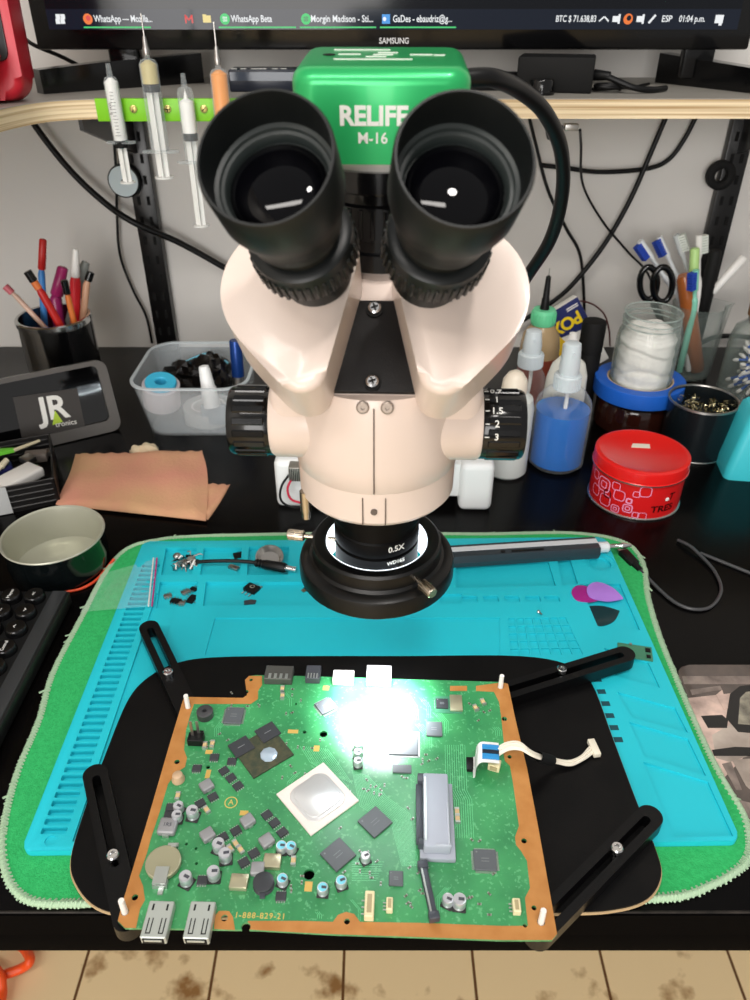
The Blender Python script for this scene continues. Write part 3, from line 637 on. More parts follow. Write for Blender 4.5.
# cables on the wall
def cable(label, pts, r, m=BLK, name='cable', n=8):
    P = [W(*p) for p in pts]; return MB().tube(spline(P, n), r, 10).single(name, m, label, 'cable', P[0], smooth=60)
cable('thick black cable sagging across the wall from the shelf behind the hanging syringes', [(20, 98, 1.06), (36, 127, 1.055), (70, 170, 1.05), (105, 203, 1.045), (135, 223, 1.04), (180, 243, 1.052), (225, 268, 1.06), (262, 290, 1.066), (300, 330, 1.068)], 0.0042)
cable('thin black cable hanging down the wall left of the slotted upright', [(112, 118, 1.07), (116, 170, 1.07), (117, 215, 1.07), (120, 255, 1.07), (133, 290, 1.07), (146, 316, 1.07), (152, 343, 1.07)], 0.0018)
cable('thin black cable hanging down the wall nearest the right eyepiece', [(528, 112, 1.066), (536, 145, 1.066), (548, 190, 1.066), (566, 228, 1.066), (580, 255, 1.066), (584, 298, 1.066), (584, 342, 1.066)], 0.0022)
cable('thicker black cable running slantwise down the wall to the amber bottle', [(668, 112, 1.060), (652, 150, 1.060), (630, 200, 1.058), (604, 245, 1.058), (572, 285, 1.058), (548, 305, 1.058), (520, 322, 1.058)], 0.0033)
cable('black cable looping sideways along the wall under the right shelf', [(700, 108, 1.068), (685, 138, 1.068), (668, 160, 1.068), (645, 169, 1.068), (600, 172, 1.068), (566, 168, 1.068), (540, 165, 1.068)], 0.0030)
uc = thing('usb_cable', 'thin black cable with a silver plug hanging just under the shelf edge', 'cable', W(568, 128, 0.90))
p0, p1 = W(563, 127, 0.90), W(579, 127, 0.90)
mb = MB(); mb.box((0.0145, 0.010, 0.0065), (p0+p1)/2, bev=0.0005); mb.part('plug', STL, uc, world=True, label='silver plug shell')
mb = MB(); mb.tube(spline([W(580, 130, 0.902), W(581, 145, 0.95), W(583, 185, 1.02), (W(603, 222, 1.044)), W(628, 252, 1.044), W(650, 278, 1.05), W(662, 330, 1.055)], 8), 0.0016, 8); mb.part('cord', BLK, uc, world=True)
mb = MB(); mb.tube(spline([p0, W(556, 130, 0.90), W(549, 138, 0.905), W(546, 119, 0.92)], 6), 0.0022, 8); mb.part('strain_relief', mat('grey_rubber', (70, 70, 72), 0.5), uc, world=True)
cable('black cable lying on the desk along the wall behind the beaker', [(660, 352, 1.066), (690, 348, 1.05), (712, 338, 1.066), (735, 336, 1.066), (770, 340, 1.066)], 0.0035)
cable('black cord with a tie dropping from the lower left corner of the monitor', [(8, 22, 0.99), (24, 38, 0.985), (36, 46, 0.98), (60, 56, 0.985), (82, 67, 0.99), (110, 80, 1.02)], 0.0022)
q = W(124, 181, 1.052); F = frame((q.x, 1.0600, q.z), (0, -1, 0.0))
ds = thing('magnet_disc', 'round pale blue disc with black rim stuck beside the left upright', 'disc', (q.x, 1.06, q.z-0.02))
mb = MB(); mb.lathe([(0, 0), (0.0205, 0), (0.0205, 0.010), (0.0195, 0.0105), (0, 0.0105)], 40, F); mb.part('rim', BLK, ds, world=True)
mb = MB(); mb.lathe([(0.0030, 0.0105), (0.0188, 0.0105), (0.0186, 0.0116), (0.0030, 0.0116)], 40, F); mb.part('face', mat('pale_blue_plastic', (204, 218, 222), 0.5), ds, world=True, label='pale blue front face')
q = W(722, 176, 1.052); F = frame((q.x, 1.062, q.z), (0, -1, 0))
MB().lathe([(0.0085, 0), (0.018, 0), (0.018, 0.009), (0.0165, 0.010), (0.0100, 0.010), (0.0085, 0.009), (0.0085, 0)], 40, F).single('magnet_ring', BLKM, 'black ring stuck on the right slotted upright', 'ring', (q.x, 1.062, q.z))
cable('thin dark red wire running from the amber bottle to the blue and yellow pack', [(540, 311, 1.0), (552, 308, 1.01), (566, 304, 1.03), (578, 301, 1.04), (592, 304, 1.05), (604, 314, 1.055), (609, 330, 1.058), (610, 346, 1.06)], 0.0012, mat('dark_red_wire', (84, 30, 30), 0.5))
# ================================================================ ALONG THE BACK OF THE DESK
def xy(p, z=0): return Vector((p[0], p[1], z))
# ---- pen cup
CUP = Vector((-0.403, 0.920, 0)); cr, chh = 0.0445, 0.106
pc = thing('pen_cup', 'mirror chrome and black pen cup full of pens at the far left', 'pen cup', CUP)
mb = MB(); mb.lathe([(0, 0.002), (cr-0.003, 0.002), (cr-0.002, chh), (cr-0.003, chh)], 64, mi=0); mb.lathe([(0, 0), (cr, 0), (cr, chh-0.006)], 64)
mb.part('body', mat('mirror_steel', (205, 203, 198), 0.14, metal=1), pc)
mb = MB(); mb.lathe([(cr, chh-0.007), (cr+0.0015, chh-0.006), (cr+0.0015, chh-0.001), (cr, chh+0.0006), (cr-0.003, chh)], 64); mb.part('rim', CHR, pc)
mb = MB(); seg = 24
for a0, a1 in ((-66, 30), (130, 200)):
    vs = [(1.003*cr*math.cos(R(a0+(a1-a0)*i/seg)), 1.003*cr*math.sin(R(a0+(a1-a0)*i/seg)), z) for i in range(seg+1) for z in (0.002, chh-0.008)]
    mb.add(vs, [(2*i, 2*i+2, 2*i+3, 2*i+1) for i in range(seg)])
mb.part('black_panel', BLKG, pc)
def stick(name, label, cat, top, entry, zr, centre, rad, segs, dY=0.0, group=None, kind='round', seg=14, vert=False):
    """a pen or tool standing in a vessel: top pixel, pixel where it passes the rim at height zr, list of (fraction, radius, colour material, partname)"""
    E_ = G(entry[0], entry[1], zr); off = Vector((E_.x-centre[0], E_.y-centre[1], 0))
    if off.length > rad: E_ = Vector((centre[0], centre[1], zr)) + off.normalized()*rad
    Tp = W(top[0], top[1], E_.y + dY); d = (E_-Tp).normalized()
    B = E_ + d*((zr-0.008)/max(0.05, -d.z)); off = Vector((B.x-centre[0], B.y-centre[1], 0))
    if off.length > rad: B = Vector((centre[0], centre[1], B.z)) + off.normalized()*rad
    if vert: B = Vector((centre[0]+(E_.x-centre[0])*0.9, centre[1]+(E_.y-centre[1])*0.9, 0.008))
    t = thing(name, label, cat, B, group=group); L = (E_-B).length; L2 = (Tp-E_).length; tot = L+L2
    def at(f): s = f*tot; return B + (E_-B).normalized()*s if s < L else E_ + (Tp-E_).normalized()*(s-L)
    for f0, f1, r0, r1, m_, pn in segs:
        mb = MB(); mb.tube([at(f0), at(f0+(f1-f0)*0.04), at((f0+f1)/2), at(f1-(f1-f0)*0.04), at(f1)], 0, seg, radii=[r0*0.8, r0, (r0+r1)/2, r1, r1*0.75])
        mb.part(pn, m_, t, world=True, smooth=50)
    return t
def cl(n, c, r=0.4, **k): return mat(n, c, r, **k)
pens = 'pens standing in the chrome cup'
PCK = dict(zr=0.106, centre=CUP, rad=0.032)
stick('pencil', 'thin pale pink pencil leaning far left out of the chrome cup', 'pencil', (5, 286), (36, 315), segs=[(0, 0.93, 0.0032, 0.0032, cl('pale_wood_paint', (226, 190, 170)), 'shaft'), (0.93, 1, 0.0042, 0.0044, cl('pink_rubber', (214, 110, 120)), 'eraser')], group=pens, **PCK)
stick('pen', 'red pen with black end leaning left in the chrome cup', 'pen', (27, 271), (61, 322), segs=[(0, 0.86, 0.0048, 0.0048, cl('red_barrel', (190, 28, 24)), 'barrel'), (0.86, 0.92, 0.0045, 0.0045, cl('orange_barrel', (224, 120, 60)), 'collar'), (0.92, 1, 0.0050, 0.0050, BLKG, 'cap')], group=pens, **PCK)
stick('felt_pen', 'tall blue felt pen with red cap, highest in the chrome cup', 'pen', (43, 239), (38, 309), segs=[(0, 0.80, 0.0042, 0.0042, cl('blue_barrel', (60, 130, 200)), 'barrel'), (0.80, 1, 0.0047, 0.0044, cl('red_cap', (196, 38, 34)), 'cap')], dY=0.01, group=pens, vert=True, **PCK)
stick('highlighter', 'broad magenta highlighter in the chrome cup', 'highlighter', (63, 267), (54, 304), segs=[(0, 0.75, 0.0075, 0.0075, cl('magenta_plastic', (142, 30, 92), 0.3), 'barrel'), (0.75, 1, 0.0080, 0.0065, cl('magenta_cap', (160, 40, 100), 0.3), 'cap')], dY=0.01, group=pens, vert=True, **PCK)
stick('marker', 'red marker with white tapering cap in the chrome cup', 'marker', (75.5, 249), (80, 307), segs=[(0, 0.80, 0.0056, 0.0066, cl('red_marker', (206, 30, 40)), 'barrel'), (0.80, 1, 0.0056, 0.0035, WHT, 'cap')], group=pens, **PCK)
stick('pencil', 'orange and black striped pencil in front in the chrome cup', 'pencil', (64, 280), (73, 318), segs=[(0, 0.88, 0.0036, 0.0036, cl('orange_paint', (214, 116, 50)), 'shaft'), (0.88, 1, 0.0044, 0.0044, BLKG, 'cap')], group=pens, **PCK)
stick('craft_knife', 'flat grey handled tool at the back of the chrome cup', 'tool', (86, 262), (76, 302), segs=[(0, 1, 0.0066, 0.0060, cl('grey_handle', (128, 132, 128)), 'handle')], dY=0.015, group=pens, vert=True, **PCK)
stick('pencil', 'tan pencil with black end leaning right in the chrome cup', 'pencil', (91, 272), (88, 307), segs=[(0, 0.92, 0.0044, 0.0044, cl('tan_paint', (206, 160, 130)), 'shaft'), (0.92, 1, 0.0048, 0.0048, BLKG, 'cap')], dY=0.01, group=pens, vert=True, **PCK)
# ---- glossy framed panel with a JR card
pf = thing('display_panel', 'glossy black panel with grey rounded rim leaning against the pen cup', 'panel', (-0.312, 0.818, 0.0), rz=30)
Mp = RX(-17); pw, ph = 0.205, 0.086
def pm(x, y, z): return Mp @ T(x-pw/2+0.004, 0, ph/2) @ RX(90) @ T(0, 0, z)
mb = MB(); outer = rrect(pw, ph, 0.012, 6); inner = [(x-0.001, y+0.004) for x, y in rrect(pw-0.020, ph-0.019, 0.007, 6)]; n = len(outer); Mq = pm(0, 0, 0)
vs = [(x, y, z) for z in (-0.005, 0.004) for x, y in outer] + [(x, y, z) for z in (-0.005, 0.004) for x, y in inner]
fs = []
for i in range(n):
    j = (i+1) % n; fs += [(i, j, n+j, n+i), (2*n+j, 2*n+i, 3*n+i, 3*n+j), (n+i, n+j, 3*n+j, 3*n+i), (j, i, 2*n+i, 2*n+j)]
mb.add(vs, fs, Mq); mb.part('rim', mat('grey_rim', (92, 89, 86), 0.28), pf)
mb = MB(); mb.prism(inner, -0.004, -0.001, Mq); mb.part('panel', mat('black_mirror_panel', (6, 6, 7), 0.04, spec=0.9), pf, label='black mirror-like panel')
mb = MB(); mb.box((0.070, 0.048, 0.0006), (0, 0, 0), Mq @ T(0.028, -0.006, 0.0006) @ RZ(-4)); cdp = mb.part('card', mat('dark_grey_card', (58, 55, 53), 0.4), pf, label='dark grey card with white letters')
mb = MB(); mb.text('JR', 0.038, Mq @ T(0.033, -0.002, 0.0011) @ RZ(-4), 0.022, 0.95); mb.text('tronics', 0.0085, Mq @ T(0.042, -0.0215, 0.0011) @ RZ(-4), 0.01); mb.part('lettering', mat('white_print'), cdp)
mb = MB(); mb.prism([(0, 0.008), (-0.007, -0.008), (0.005, -0.007)], 0, 0.0003, Mq @ T(0.034, -0.012, 0.0013)); mb.part('triangle_mark', mat('lime_print', (170, 200, 60), 0.5), cdp)
# ---- black parts box with its contents
bb = thing('parts_box', 'open black ribbed tray of odds and ends left of the tan cloth', 'tray', (-0.327, 0.657, 0), rz=22)
# local: x to the left is negative, front edge along x at y=0, depth along y
bw, bd, bh = 0.15, 0.102, 0.031
mb = MB(); mb.box((bw, bd, 0.002), (-bw/2, bd/2, 0.001))
for cx, cy, sx, sy in ((-bw/2, 0.001, bw, 0.002), (-bw/2, bd-0.001, bw, 0.002), (-0.001, bd/2, 0.002, bd), (-bw+0.001, bd/2, 0.002, bd)): mb.box((sx, sy, bh), (cx, cy, bh/2), bev=0.0005, seg=1)
for k in range(4):
    mb.box((bw-0.006, 0.0018, 0.0022), (-bw/2, -0.0004, 0.005+k*0.0068), bev=0.0007, seg=1); mb.box((bw-0.006, 0.0018, 0.0022), (-bw/2, bd-0.0026, 0.006+k*0.0064), bev=0.0007, seg=1)
mb.part('tray', mat('black_tray', (17, 15, 15), 0.42), bb)
mb = MB(); mb.prism([(-0.062, 0.0001), (-0.050, 0.0001), (-0.046, -0.0022), (-0.058, -0.0022)], 0.001, bh+0.001); mb.part('label_strip', mat('grey_tape', (170, 172, 172), 0.5), bb, label='grey tape strip over the tray front')
B0 = Vector((-0.327, 0.657, 0)); BR = RZ(22)
def inb(x, y, z): return B0 + (BR @ Vector((x, y, z)))
mb = MB(); mb.box((0.046, 0.026, 0.012), (0, 0, 0), T(*inb(-0.036, 0.035, 0.019)) @ RZ(58), bev=0.003, seg=3); mb.box((0.012, 0.014, 0.006), (0, 0, 0), T(*inb(-0.026, 0.069, 0.021)) @ RZ(58), bev=0.0006, mi=1)
mb.single('usb_stick', [WHT, STL], 'white plastic stick lying on top in the black tray', 'usb stick', inb(-0.036, 0.035, 0.012))
a_, b_ = inb(-0.064, 0.088, 0.026), inb(-0.012, 0.098, 0.026)
mb = MB(); mb.prism(stadium(0, 0, 0.025, 0.0, 0.007, 0.002), -0.002, 0.002, T(*a_) @ RZ(18), bev=0.0008); mb.part if False else None
mb.cyl(a_+Vector((0.024, 0.007, 0)), b_, 0.0022, 0.0016, mi=1)
mb.single('plastic_spudger', [mat('lime_handle', (110, 200, 60), 0.4), mat('tan_shaft', (200, 190, 160), 0.5)], 'small tool with lime green blade in the black tray', 'tool', a_)
mb = MB(); mb.box((0.055, 0.020, 0.016), (0, 0, 0), T(*inb(-0.070, 0.066, 0.012)) @ RZ(30), bev=0.003); mb.single('blue_case', mat('dark_blue_plastic', (24, 28, 84), 0.4), 'dark blue plastic piece at the bottom of the black tray', 'plastic piece', inb(-0.07, 0.066, 0.004))
mb = MB(); mb.cyl(inb(-0.052, 0.058, 0.024), inb(-0.046, 0.066, 0.026), 0.0035, 0.003); mb.cyl(inb(-0.052, 0.058, 0.024), inb(-0.056, 0.052, 0.022), 0.0024, 0.0015); mb.single('cream_connector', mat('cream_plastic', (226, 218, 190), 0.45), 'small cream plug in the black tray', 'plug', inb(-0.05, 0.06, 0.022))
mb = MB(); mb.cyl(inb(-0.068, 0.018, 0.016), inb(-0.052, 0.040, 0.018), 0.0045, 0.0040); mb.cyl(inb(-0.068, 0.018, 0.016), inb(-0.071, 0.013, 0.0155), 0.0026, 0.0014); mb.single('brass_tip', mat('dull_brass', (140, 120, 80), 0.4, metal=0.7), 'dull brass tip lying in the front of the black tray', 'metal tip', inb(-0.06, 0.03, 0.012))
mb = MB(); mb.box((0.024, 0.014, 0.010), (0, 0, 0), T(*inb(-0.018, 0.082, 0.016)) @ RZ(12), bev=0.0015); mb.box((0.008, 0.010, 0.005), (0, 0, 0), T(*inb(-0.004, 0.084, 0.017)) @ RZ(12), mi=1); mb.single('grey_adapter', [mat('warm_grey_plastic', (112, 104, 98), 0.5), STL], 'small grey adapter beside the white stick in the black tray', 'adapter', inb(-0.018, 0.082, 0.011))
# ---- folded tan cloth
CLM = mat('tan_cloth', (212, 146, 124), 0.9, var=(11, (206, 168, 122), 0.8), bump=(260, 0.35))
def sheet(mb, poly_px, z0, th, nx=36, ny=14, amp=0.0012, seedv=0):
    # soft slab over a quad-like outline given as (left edge points, right edge points) from back to front
    Lf, Rt = poly_px; Lp = spline([G(x, y, z0) for x, y in Lf], 6); Rp = spline([G(x, y, z0) for x, y in Rt], 6)
    def samp(P, t): s = t*(len(P)-1); i = min(int(s), len(P)-2); return P[i].lerp(P[i+1], s-i)
    rnd = random.Random(seedv); ph_ = [rnd.uniform(0, 6) for _ in range(6)]
    top, bot = [], []
    for j in range(ny+1):
        a, c = samp(Lp, j/ny), samp(Rp, j/ny)
        for i in range(nx+1):
            t = i/nx; p = a.lerp(c, t); e = min(1, 8*min(t, 1-t, j/ny, 1-j/ny)+0.25)
            wv = amp*(math.sin(9*t+ph_[0]+3*j/ny)+0.7*math.sin(17*t+ph_[1]-5*j/ny)+0.6*math.sin(11*j/ny+ph_[2]))
            ed = 0.0016*math.sin(60*t+ph_[3])*(1 if j in (0,) else 0)
            top.append((p.x, p.y+ed, z0+th*e+wv*e)); bot.append((p.x, p.y+ed, z0))
    N = (nx+1)*(ny+1); fs = []
    for j in range(ny):
        for i in range(nx):
            q = j*(nx+1)+i; fs += [(q, q+nx+1, q+nx+2, q+1), (N+q, N+q+1, N+q+nx+2, N+q+nx+1)]
    rim = [i for i in range(nx+1)] + [(j+1)*(nx+1)-1 for j in range(1, ny+1)] + [ny*(nx+1)+i for i in range(nx-1, -1, -1)] + [j*(nx+1) for j in range(ny-1, 0, -1)]
    for a, c in zip(rim, rim[1:]+rim[:1]): fs.append((a, c, N+c, N+a))
    mb.add(top+bot, fs)
tc_ = thing('cleaning_cloth', 'folded tan cleaning cloth on the desk behind the green towel', 'cloth', G(140, 490))
mb = MB(); sheet(mb, ([(76, 455), (70, 475), (62, 492), (56, 505)], [(202, 452), (207, 470), (208, 495), (206, 521)]), 0.003, 0.006, seedv=3); mb.part('upper_fold', CLM, tc_, world=True, smooth=60)
mb = MB(); sheet(mb, ([(190, 483), (190, 500), (192, 515)], [(230, 485), (220, 503), (208, 520)]), 0.0002, 0.003, 14, 8, 0.0006, 5); mb.part('lower_fold', CLM, tc_, world=True, smooth=60)
mb = MB(); sheet(mb, ([(130, 452), (134, 456)], [(158, 449), (160, 454)]), 0.001, 0.010, 14, 4, 0.0014, 8); mb.part('frayed_tuft', mat('cream_fibre', (206, 190, 160), 0.95, bump=(400, 0.6)), tc_, world=True, smooth=60, label='pale frayed tuft at the back edge')
# ---- metal bowl
bo = thing('metal_pot', 'small black pot with bare steel inside, beside the keyboard', 'pot', (-0.290, 0.552, 0))
mb = MB(); mb.lathe([(0, 0), (0.038, 0), (0.0425, 0.004), (0.0440, 0.016), (0.0430, 0.030), (0.0445, 0.0362)], 64); mb.part('outer_wall', mat('pot_black', (10, 14, 15), 0.12, coat=0.4), bo)
mb = MB(); mb.lathe([(0.0445, 0.0362), (0.0452, 0.0374), (0.0446, 0.0384), (0.0430, 0.0374), (0.0415, 0.030), (0.0425, 0.016), (0.0400, 0.005), (0.034, 0.003), (0.030, 0.0036), (0.026, 0.0030), (0.022, 0.0036), (0.018, 0.0030), (0, 0.003)], 64)
mb.part('inner_wall', mat('dull_steel', (186, 186, 170), 0.34, metal=0.45), bo, label='bare steel inside of the pot')
cable_pts = [(64, 592, 0.0015), (80, 589, 0.0015), (95, 581, 0.002), (106, 569, 0.003), (114, 559, 0.007)]
P = [G(*p) for p in cable_pts]; MB().tube(spline(P, 6), 0.0013, 8).single('red_wire', mat('orange_red_wire', (216, 74, 40), 0.4), 'short orange-red wire on the desk at the foot of the black pot', 'wire', P[0], smooth=60)
# ---- keyboard, turned sideways
kb = thing('keyboard', 'black keyboard with round keys turned sideways at the left edge', 'keyboard', (-0.262, 0.500, 0), rz=90)
# local x runs away from the camera (world +Y), local y runs to the left (world -X)
mb = MB(); mb.box((0.26, 0.150, 0.013), (-0.13, 0.075, 0.0085), bev=0.002); mb.part('case', mat('keyboard_black', (17, 18, 19), 0.45), kb)
mb = MB(); mb.box((0.258, 0.012, 0.0015), (-0.13, 0.0085, 0.0150), bev=0.0005); mb.part('palm_edge', mat('keyboard_edge', (52, 54, 56), 0.4), kb, label='dark grey strip along the keyboard edge')
mb = MB(); mb.lathe([(0, 0), (0.0085, 0), (0.0088, 0.001), (0.0082, 0.005), (0.0074, 0.0062), (0.0045, 0.0058), (0, 0.0055)], 26); kme = mb.mesh('key', [mat('key_black', (13, 13, 14), 0.22)], 40)
LT = mat('white_print')
rows = [['Control', 'Menu', 'Alt', 'Fn', '', '', '', 'Alt', 'Win', 'Ctrl'], ['Mayus', '-', '.', ',', 'M', 'N', 'B', 'V', 'C', 'X'], ['}', '{', 'Ñ', 'L', 'K', 'J', 'H', 'G', 'F', 'D'], ['+', 'P', 'O', 'I', 'U', 'Y', 'T', 'R', 'E', 'W']]
for r_, row in enumerate(rows):
    for c_, s in enumerate(row):
        x, y = -0.0110 - c_*0.0198 - (0.0615 if r_ == 0 else 0), 0.0255 + r_*0.0198
        if r_ == 0 and c_ > 7: continue
        kx = inst(kme, 'key', kb, (x, y, 0.0150))
        if s:
            mb = MB(); fit(mb, s, 0, 0, min(0.0105, 0.0028*len(s)+0.0004), 0.0028, T(x, y, 0.0212)); mb.part('lettering', LT, kx, smooth=0).location = (-x, -y, -0.0150)
for c_, s in enumerate(['<', 'v', '^']):
    x, y = -0.0110 - c_*0.0198, 0.0255; kx = inst(kme, 'key', kb, (x, y, 0.0150)); mb = MB(); fit(mb, s, 0, 0, 0.004, 0.003, T(0, 0, 0.0062)); mb.part('lettering', LT, kx, smooth=0)
# ---- frosted storage box with contents
fb = thing('storage_box', 'frosted plastic tub of tape rolls and bits left of the microscope', 'tub', (-0.217, 0.862, 0))
def tub(w0, d0_, w1, d1_, h, r0, r1, th=0.0018):
    def ring(w_, d_, r_, z): return [(x, y, z) for x, y in rrect(w_, d_, r_, 8)]
    rings = [ring(w0, d0_, r0, 0), ring(w1, d1_, r1, h), ring(w1-2*th, d1_-2*th, r1-th, h), ring(w0-2*th, d0_-2*th, r0-th, th)]
    n = len(rings[0]); vs = sum(rings, []); fs = [tuple(range(n-1, -1, -1)), tuple(range(3*n, 4*n))]
    for q in range(3):
        for i in range(n): fs.append((q*n+i, q*n+(i+1) % n, (q+1)*n+(i+1) % n, (q+1)*n+i))
    return vs, fs
mb = MB(); mb.add(*tub(0.112, 0.118, 0.136, 0.140, 0.066, 0.022, 0.030)); mb.part('tub', FRO, fb)
mb = MB(); o_, i_ = rrect(0.140, 0.144, 0.032, 8), rrect(0.133, 0.137, 0.029, 8); n = len(o_)
mb.add([(x, y, z) for z in (0.0645, 0.0665) for x, y in o_] + [(x, y, z) for z in (0.0645, 0.0665) for x, y in i_], sum([[(i, (i+1) % n, n+(i+1) % n, n+i), (n+i, n+(i+1) % n, 3*n+(i+1) % n, 3*n+i), (2*n+(i+1) % n, 2*n+i, 3*n+i, 3*n+(i+1) % n), ((i+1) % n, i, 2*n+i, 2*n+(i+1) % n)] for i in range(n)], []))
mb.part('rim', mat('frosted_rim', (215, 224, 228), 0.3, alpha=0.6), fb)
FB = Vector((-0.217, 0.862, 0))
# two tape rolls
tr = thing('tape_roll', 'roll of tape with bright blue core in the frosted tub', 'tape', FB + Vector((-0.0385, -0.033, 0.047)))
Mr = RX(12) @ RY(8)
mb = MB(); mb.lathe([(0.0165, -0.020), (0.0215, -0.020), (0.0220, -0.0195), (0.0220, 0.0085), (0.0215, 0.009), (0.0165, 0.009), (0.0165, -0.020)], 48, Mr); mb.part('tape', mat('pale_tape', (216, 206, 210), 0.3, alpha=0.8), tr)
mb = MB(); mb.lathe([(0.0065, -0.018), (0.0164, -0.018), (0.0166, 0.0095), (0.0185, 0.0100), (0.0185, 0.0125), (0.0175, 0.0140), (0.0078, 0.0140), (0.0065, 0.0125), (0.0065, -0.018)], 48, Mr); mb.part('core', mat('sky_blue_plastic', (66, 188, 226), 0.35), tr, label='bright blue core')
tr = thing('tape_roll', 'flat roll of clear tape at the bottom of the frosted tub', 'tape', FB + Vector((0.012, -0.018, 0.0022)))
mb = MB(); mb.lathe([(0.021, 0), (0.031, 0), (0.0315, 0.0005), (0.0315, 0.0175), (0.031, 0.018), (0.021, 0.018), (0.021, 0)], 48); mb.part('tape', mat('clear_tape', (210, 212, 210), 0.2, alpha=0.7), tr)
mb = MB(); mb.lathe([(0.0185, 0.0005), (0.021, 0.0005), (0.021, 0.0175), (0.0185, 0.0175), (0.0185, 0.0005)], 48); mb.part('core', WHT, tr)
mb = MB(); rnd = random.Random(4)
for c0, s0 in (((-0.022, 0.034, 0.034), (0.028, 0.022, 0.022)), ((0.010, 0.026, 0.040), (0.024, 0.024, 0.026))):
    b = bmesh.new(); bmesh.ops.create_icosphere(b, subdivisions=3, radius=1)
    for v in b.verts:
        k_ = 1 + rnd.uniform(-0.22, 0.22); v.co = Vector((v.co.x*s0[0]*k_, v.co.y*s0[1]*k_, v.co.z*s0[2]*k_))
    mb.bm(b, T(*(FB+Vector(c0))))
mb.single('crumpled_bag', mat('crumpled_black_foil', (16, 13, 12), 0.22), 'crumpled black bag in the frosted tub', 'bag', FB+Vector((0, 0.026, 0.01)), smooth=0)
q0, q1 = FB+Vector((0.024, -0.050, 0.034)), FB+Vector((0.018, -0.042, 0.083))
gt = thing('glue_tube', 'small tube with white ribbed nozzle sticking up in the frosted tub', 'glue tube', q0)
mb = MB(); mb.lathe([(0, 0), (0.0095, 0), (0.0100, 0.003), (0.0092, 0.022), (0.0080, 0.026), (0.0066, 0.044), (0.0056, 0.049), (0, 0.0505)], 24, frame(q0, q1-q0)); mb.part('nozzle', mat('white_nozzle', (236, 238, 238), 0.4), gt, world=True)
mb = MB(); mb.box((0.030, 0.006, 0.026), tuple(q0+Vector((0, 0.004, -0.0125))), bev=0.002); mb.part('tube', mat('grey_tube', (150, 160, 166), 0.35), gt, world=True)
q0, q1 = FB+Vector((0.0445, 0.016, 0.004)), FB+Vector((0.0455, 0.022, 0.080))
lg = thing('lighter', 'blue cylinder with steel end standing in the frosted tub', 'lighter', q0)
mb = MB(); mb.lathe([(0, 0.038), (0.0078, 0.038), (0.0078, 0.082), (0.0072, 0.084), (0, 0.084)], 28, frame(q0, q1-q0)); mb.part('barrel', mat('deep_blue_metallic', (20, 60, 130), 0.25, metal=0.4), lg, world=True)
mb = MB(); mb.lathe([(0, 0), (0.0072, 0), (0.0072, 0.038), (0, 0.038)], 28, frame(q0, q1-q0)); mb.part('end', STL, lg, world=True)
mb = MB(); mb.tube(spline([FB+Vector((-0.03, 0.040, 0.046)), FB+Vector((0, 0.044, 0.058)), FB+Vector((0.015, 0.040, 0.058)), FB+Vector((0.03, 0.034, 0.050))], 6), 0.004, 10); mb.sphere(0.0055, FB+Vector((0.008, 0.041, 0.0605)), mi=1)
mb.single('blue_strap', [mat('pale_cyan', (120, 196, 220), 0.4), BLK], 'pale blue strap with black knob on the black bag in the tub', 'strap', FB+Vector((0, 0.04, 0.05)), smooth=50)
# ---- bottles right of the microscope
def bottle(name, label, loc, prof, m, rz=0):
    t = thing(name, label, 'bottle', loc, rz=rz); mb = MB(); mb.lathe(prof, 44); mb.part('body', m, t); return t
def spray(label, loc, r, hs, ht, liquid=None, lh=0.06):
    t = bottle('spray_bottle', label, loc, [(0, 0.0015), (r-0.004, 0), (r, 0.004), (r, hs-0.012), (r*0.93, hs-0.004), (r*0.68, hs+0.006), (0.013, hs+0.010), (0.0115, hs+0.011), (0.0115, hs+0.020)], mat('bottle_clear', (225, 232, 235), 0.08, alpha=0.04, spec=1.0, edge=0.4))
    mb = MB(); mb.lathe([(0, hs+0.009), (0.0140, hs+0.009), (0.0142, hs+0.024), (0.0128, hs+0.0255), (0, hs+0.0255)], 40)
    for k_ in range(30): mb.box((0.0008, 0.001, 0.0135), (0, 0, 0), RZ(k_*12) @ T(0.0142, 0, hs+0.0165))
    mb.part('collar', mat('milky_cap', (214, 224, 228), 0.3, alpha=0.85), t)
    mb = MB(); mb.lathe([(0, hs+0.0255), (0.0105, hs+0.0255), (0.0108, hs+0.034), (0.0092, ht-0.006), (0.0085, ht-0.001), (0.0068, ht), (0, ht)], 36); mb.cyl((0, -0.008, ht-0.0095), (0, -0.0105, ht-0.0095), 0.0018, seg=12)
    mb.part('nozzle', mat('milky_cap'), t)
    if liquid:
        mb = MB(); mb.lathe([(0, 0.0025), (r-0.005, 0.0025), (r-0.0018, 0.005), (r-0.0018, lh), (0, lh)], 44); mb.part('liquid', liquid, t, label='liquid in the bottle')
    mb = MB(); mb.tube(spline([(0.002, 0, hs+0.01), (0.001, 0.0, 0.05), (-0.010, 0.004, 0.006)], 6), 0.0022, 10); mb.part('dip_tube', mat('milky_plastic'), t)
    return t
BLUEL = mat('blue_liquid', (0, 98, 184), 0.06, spec=0.9)
spray('clear spray bottle of bright blue liquid right of the microscope', G(555, 462), 0.0305, 0.083, 0.143, BLUEL, 0.068)
spray('small empty clear spray bottle behind the blue spray bottle', Vector((0.178, 0.812, 0)), 0.0205, 0.077, 0.129)
t = bottle('squeeze_bottle', 'milky squeeze bottle with ivory cap close beside the right zoom knob', Vector((0.145, 0.722, 0)), [(0, 0), (0.020, 0), (0.0225, 0.003), (0.0228, 0.078), (0.0205, 0.090), (0.013, 0.096), (0.0105, 0.097), (0, 0.097)], mat('milky_bottle', (214, 218, 214), 0.35, alpha=0.88))
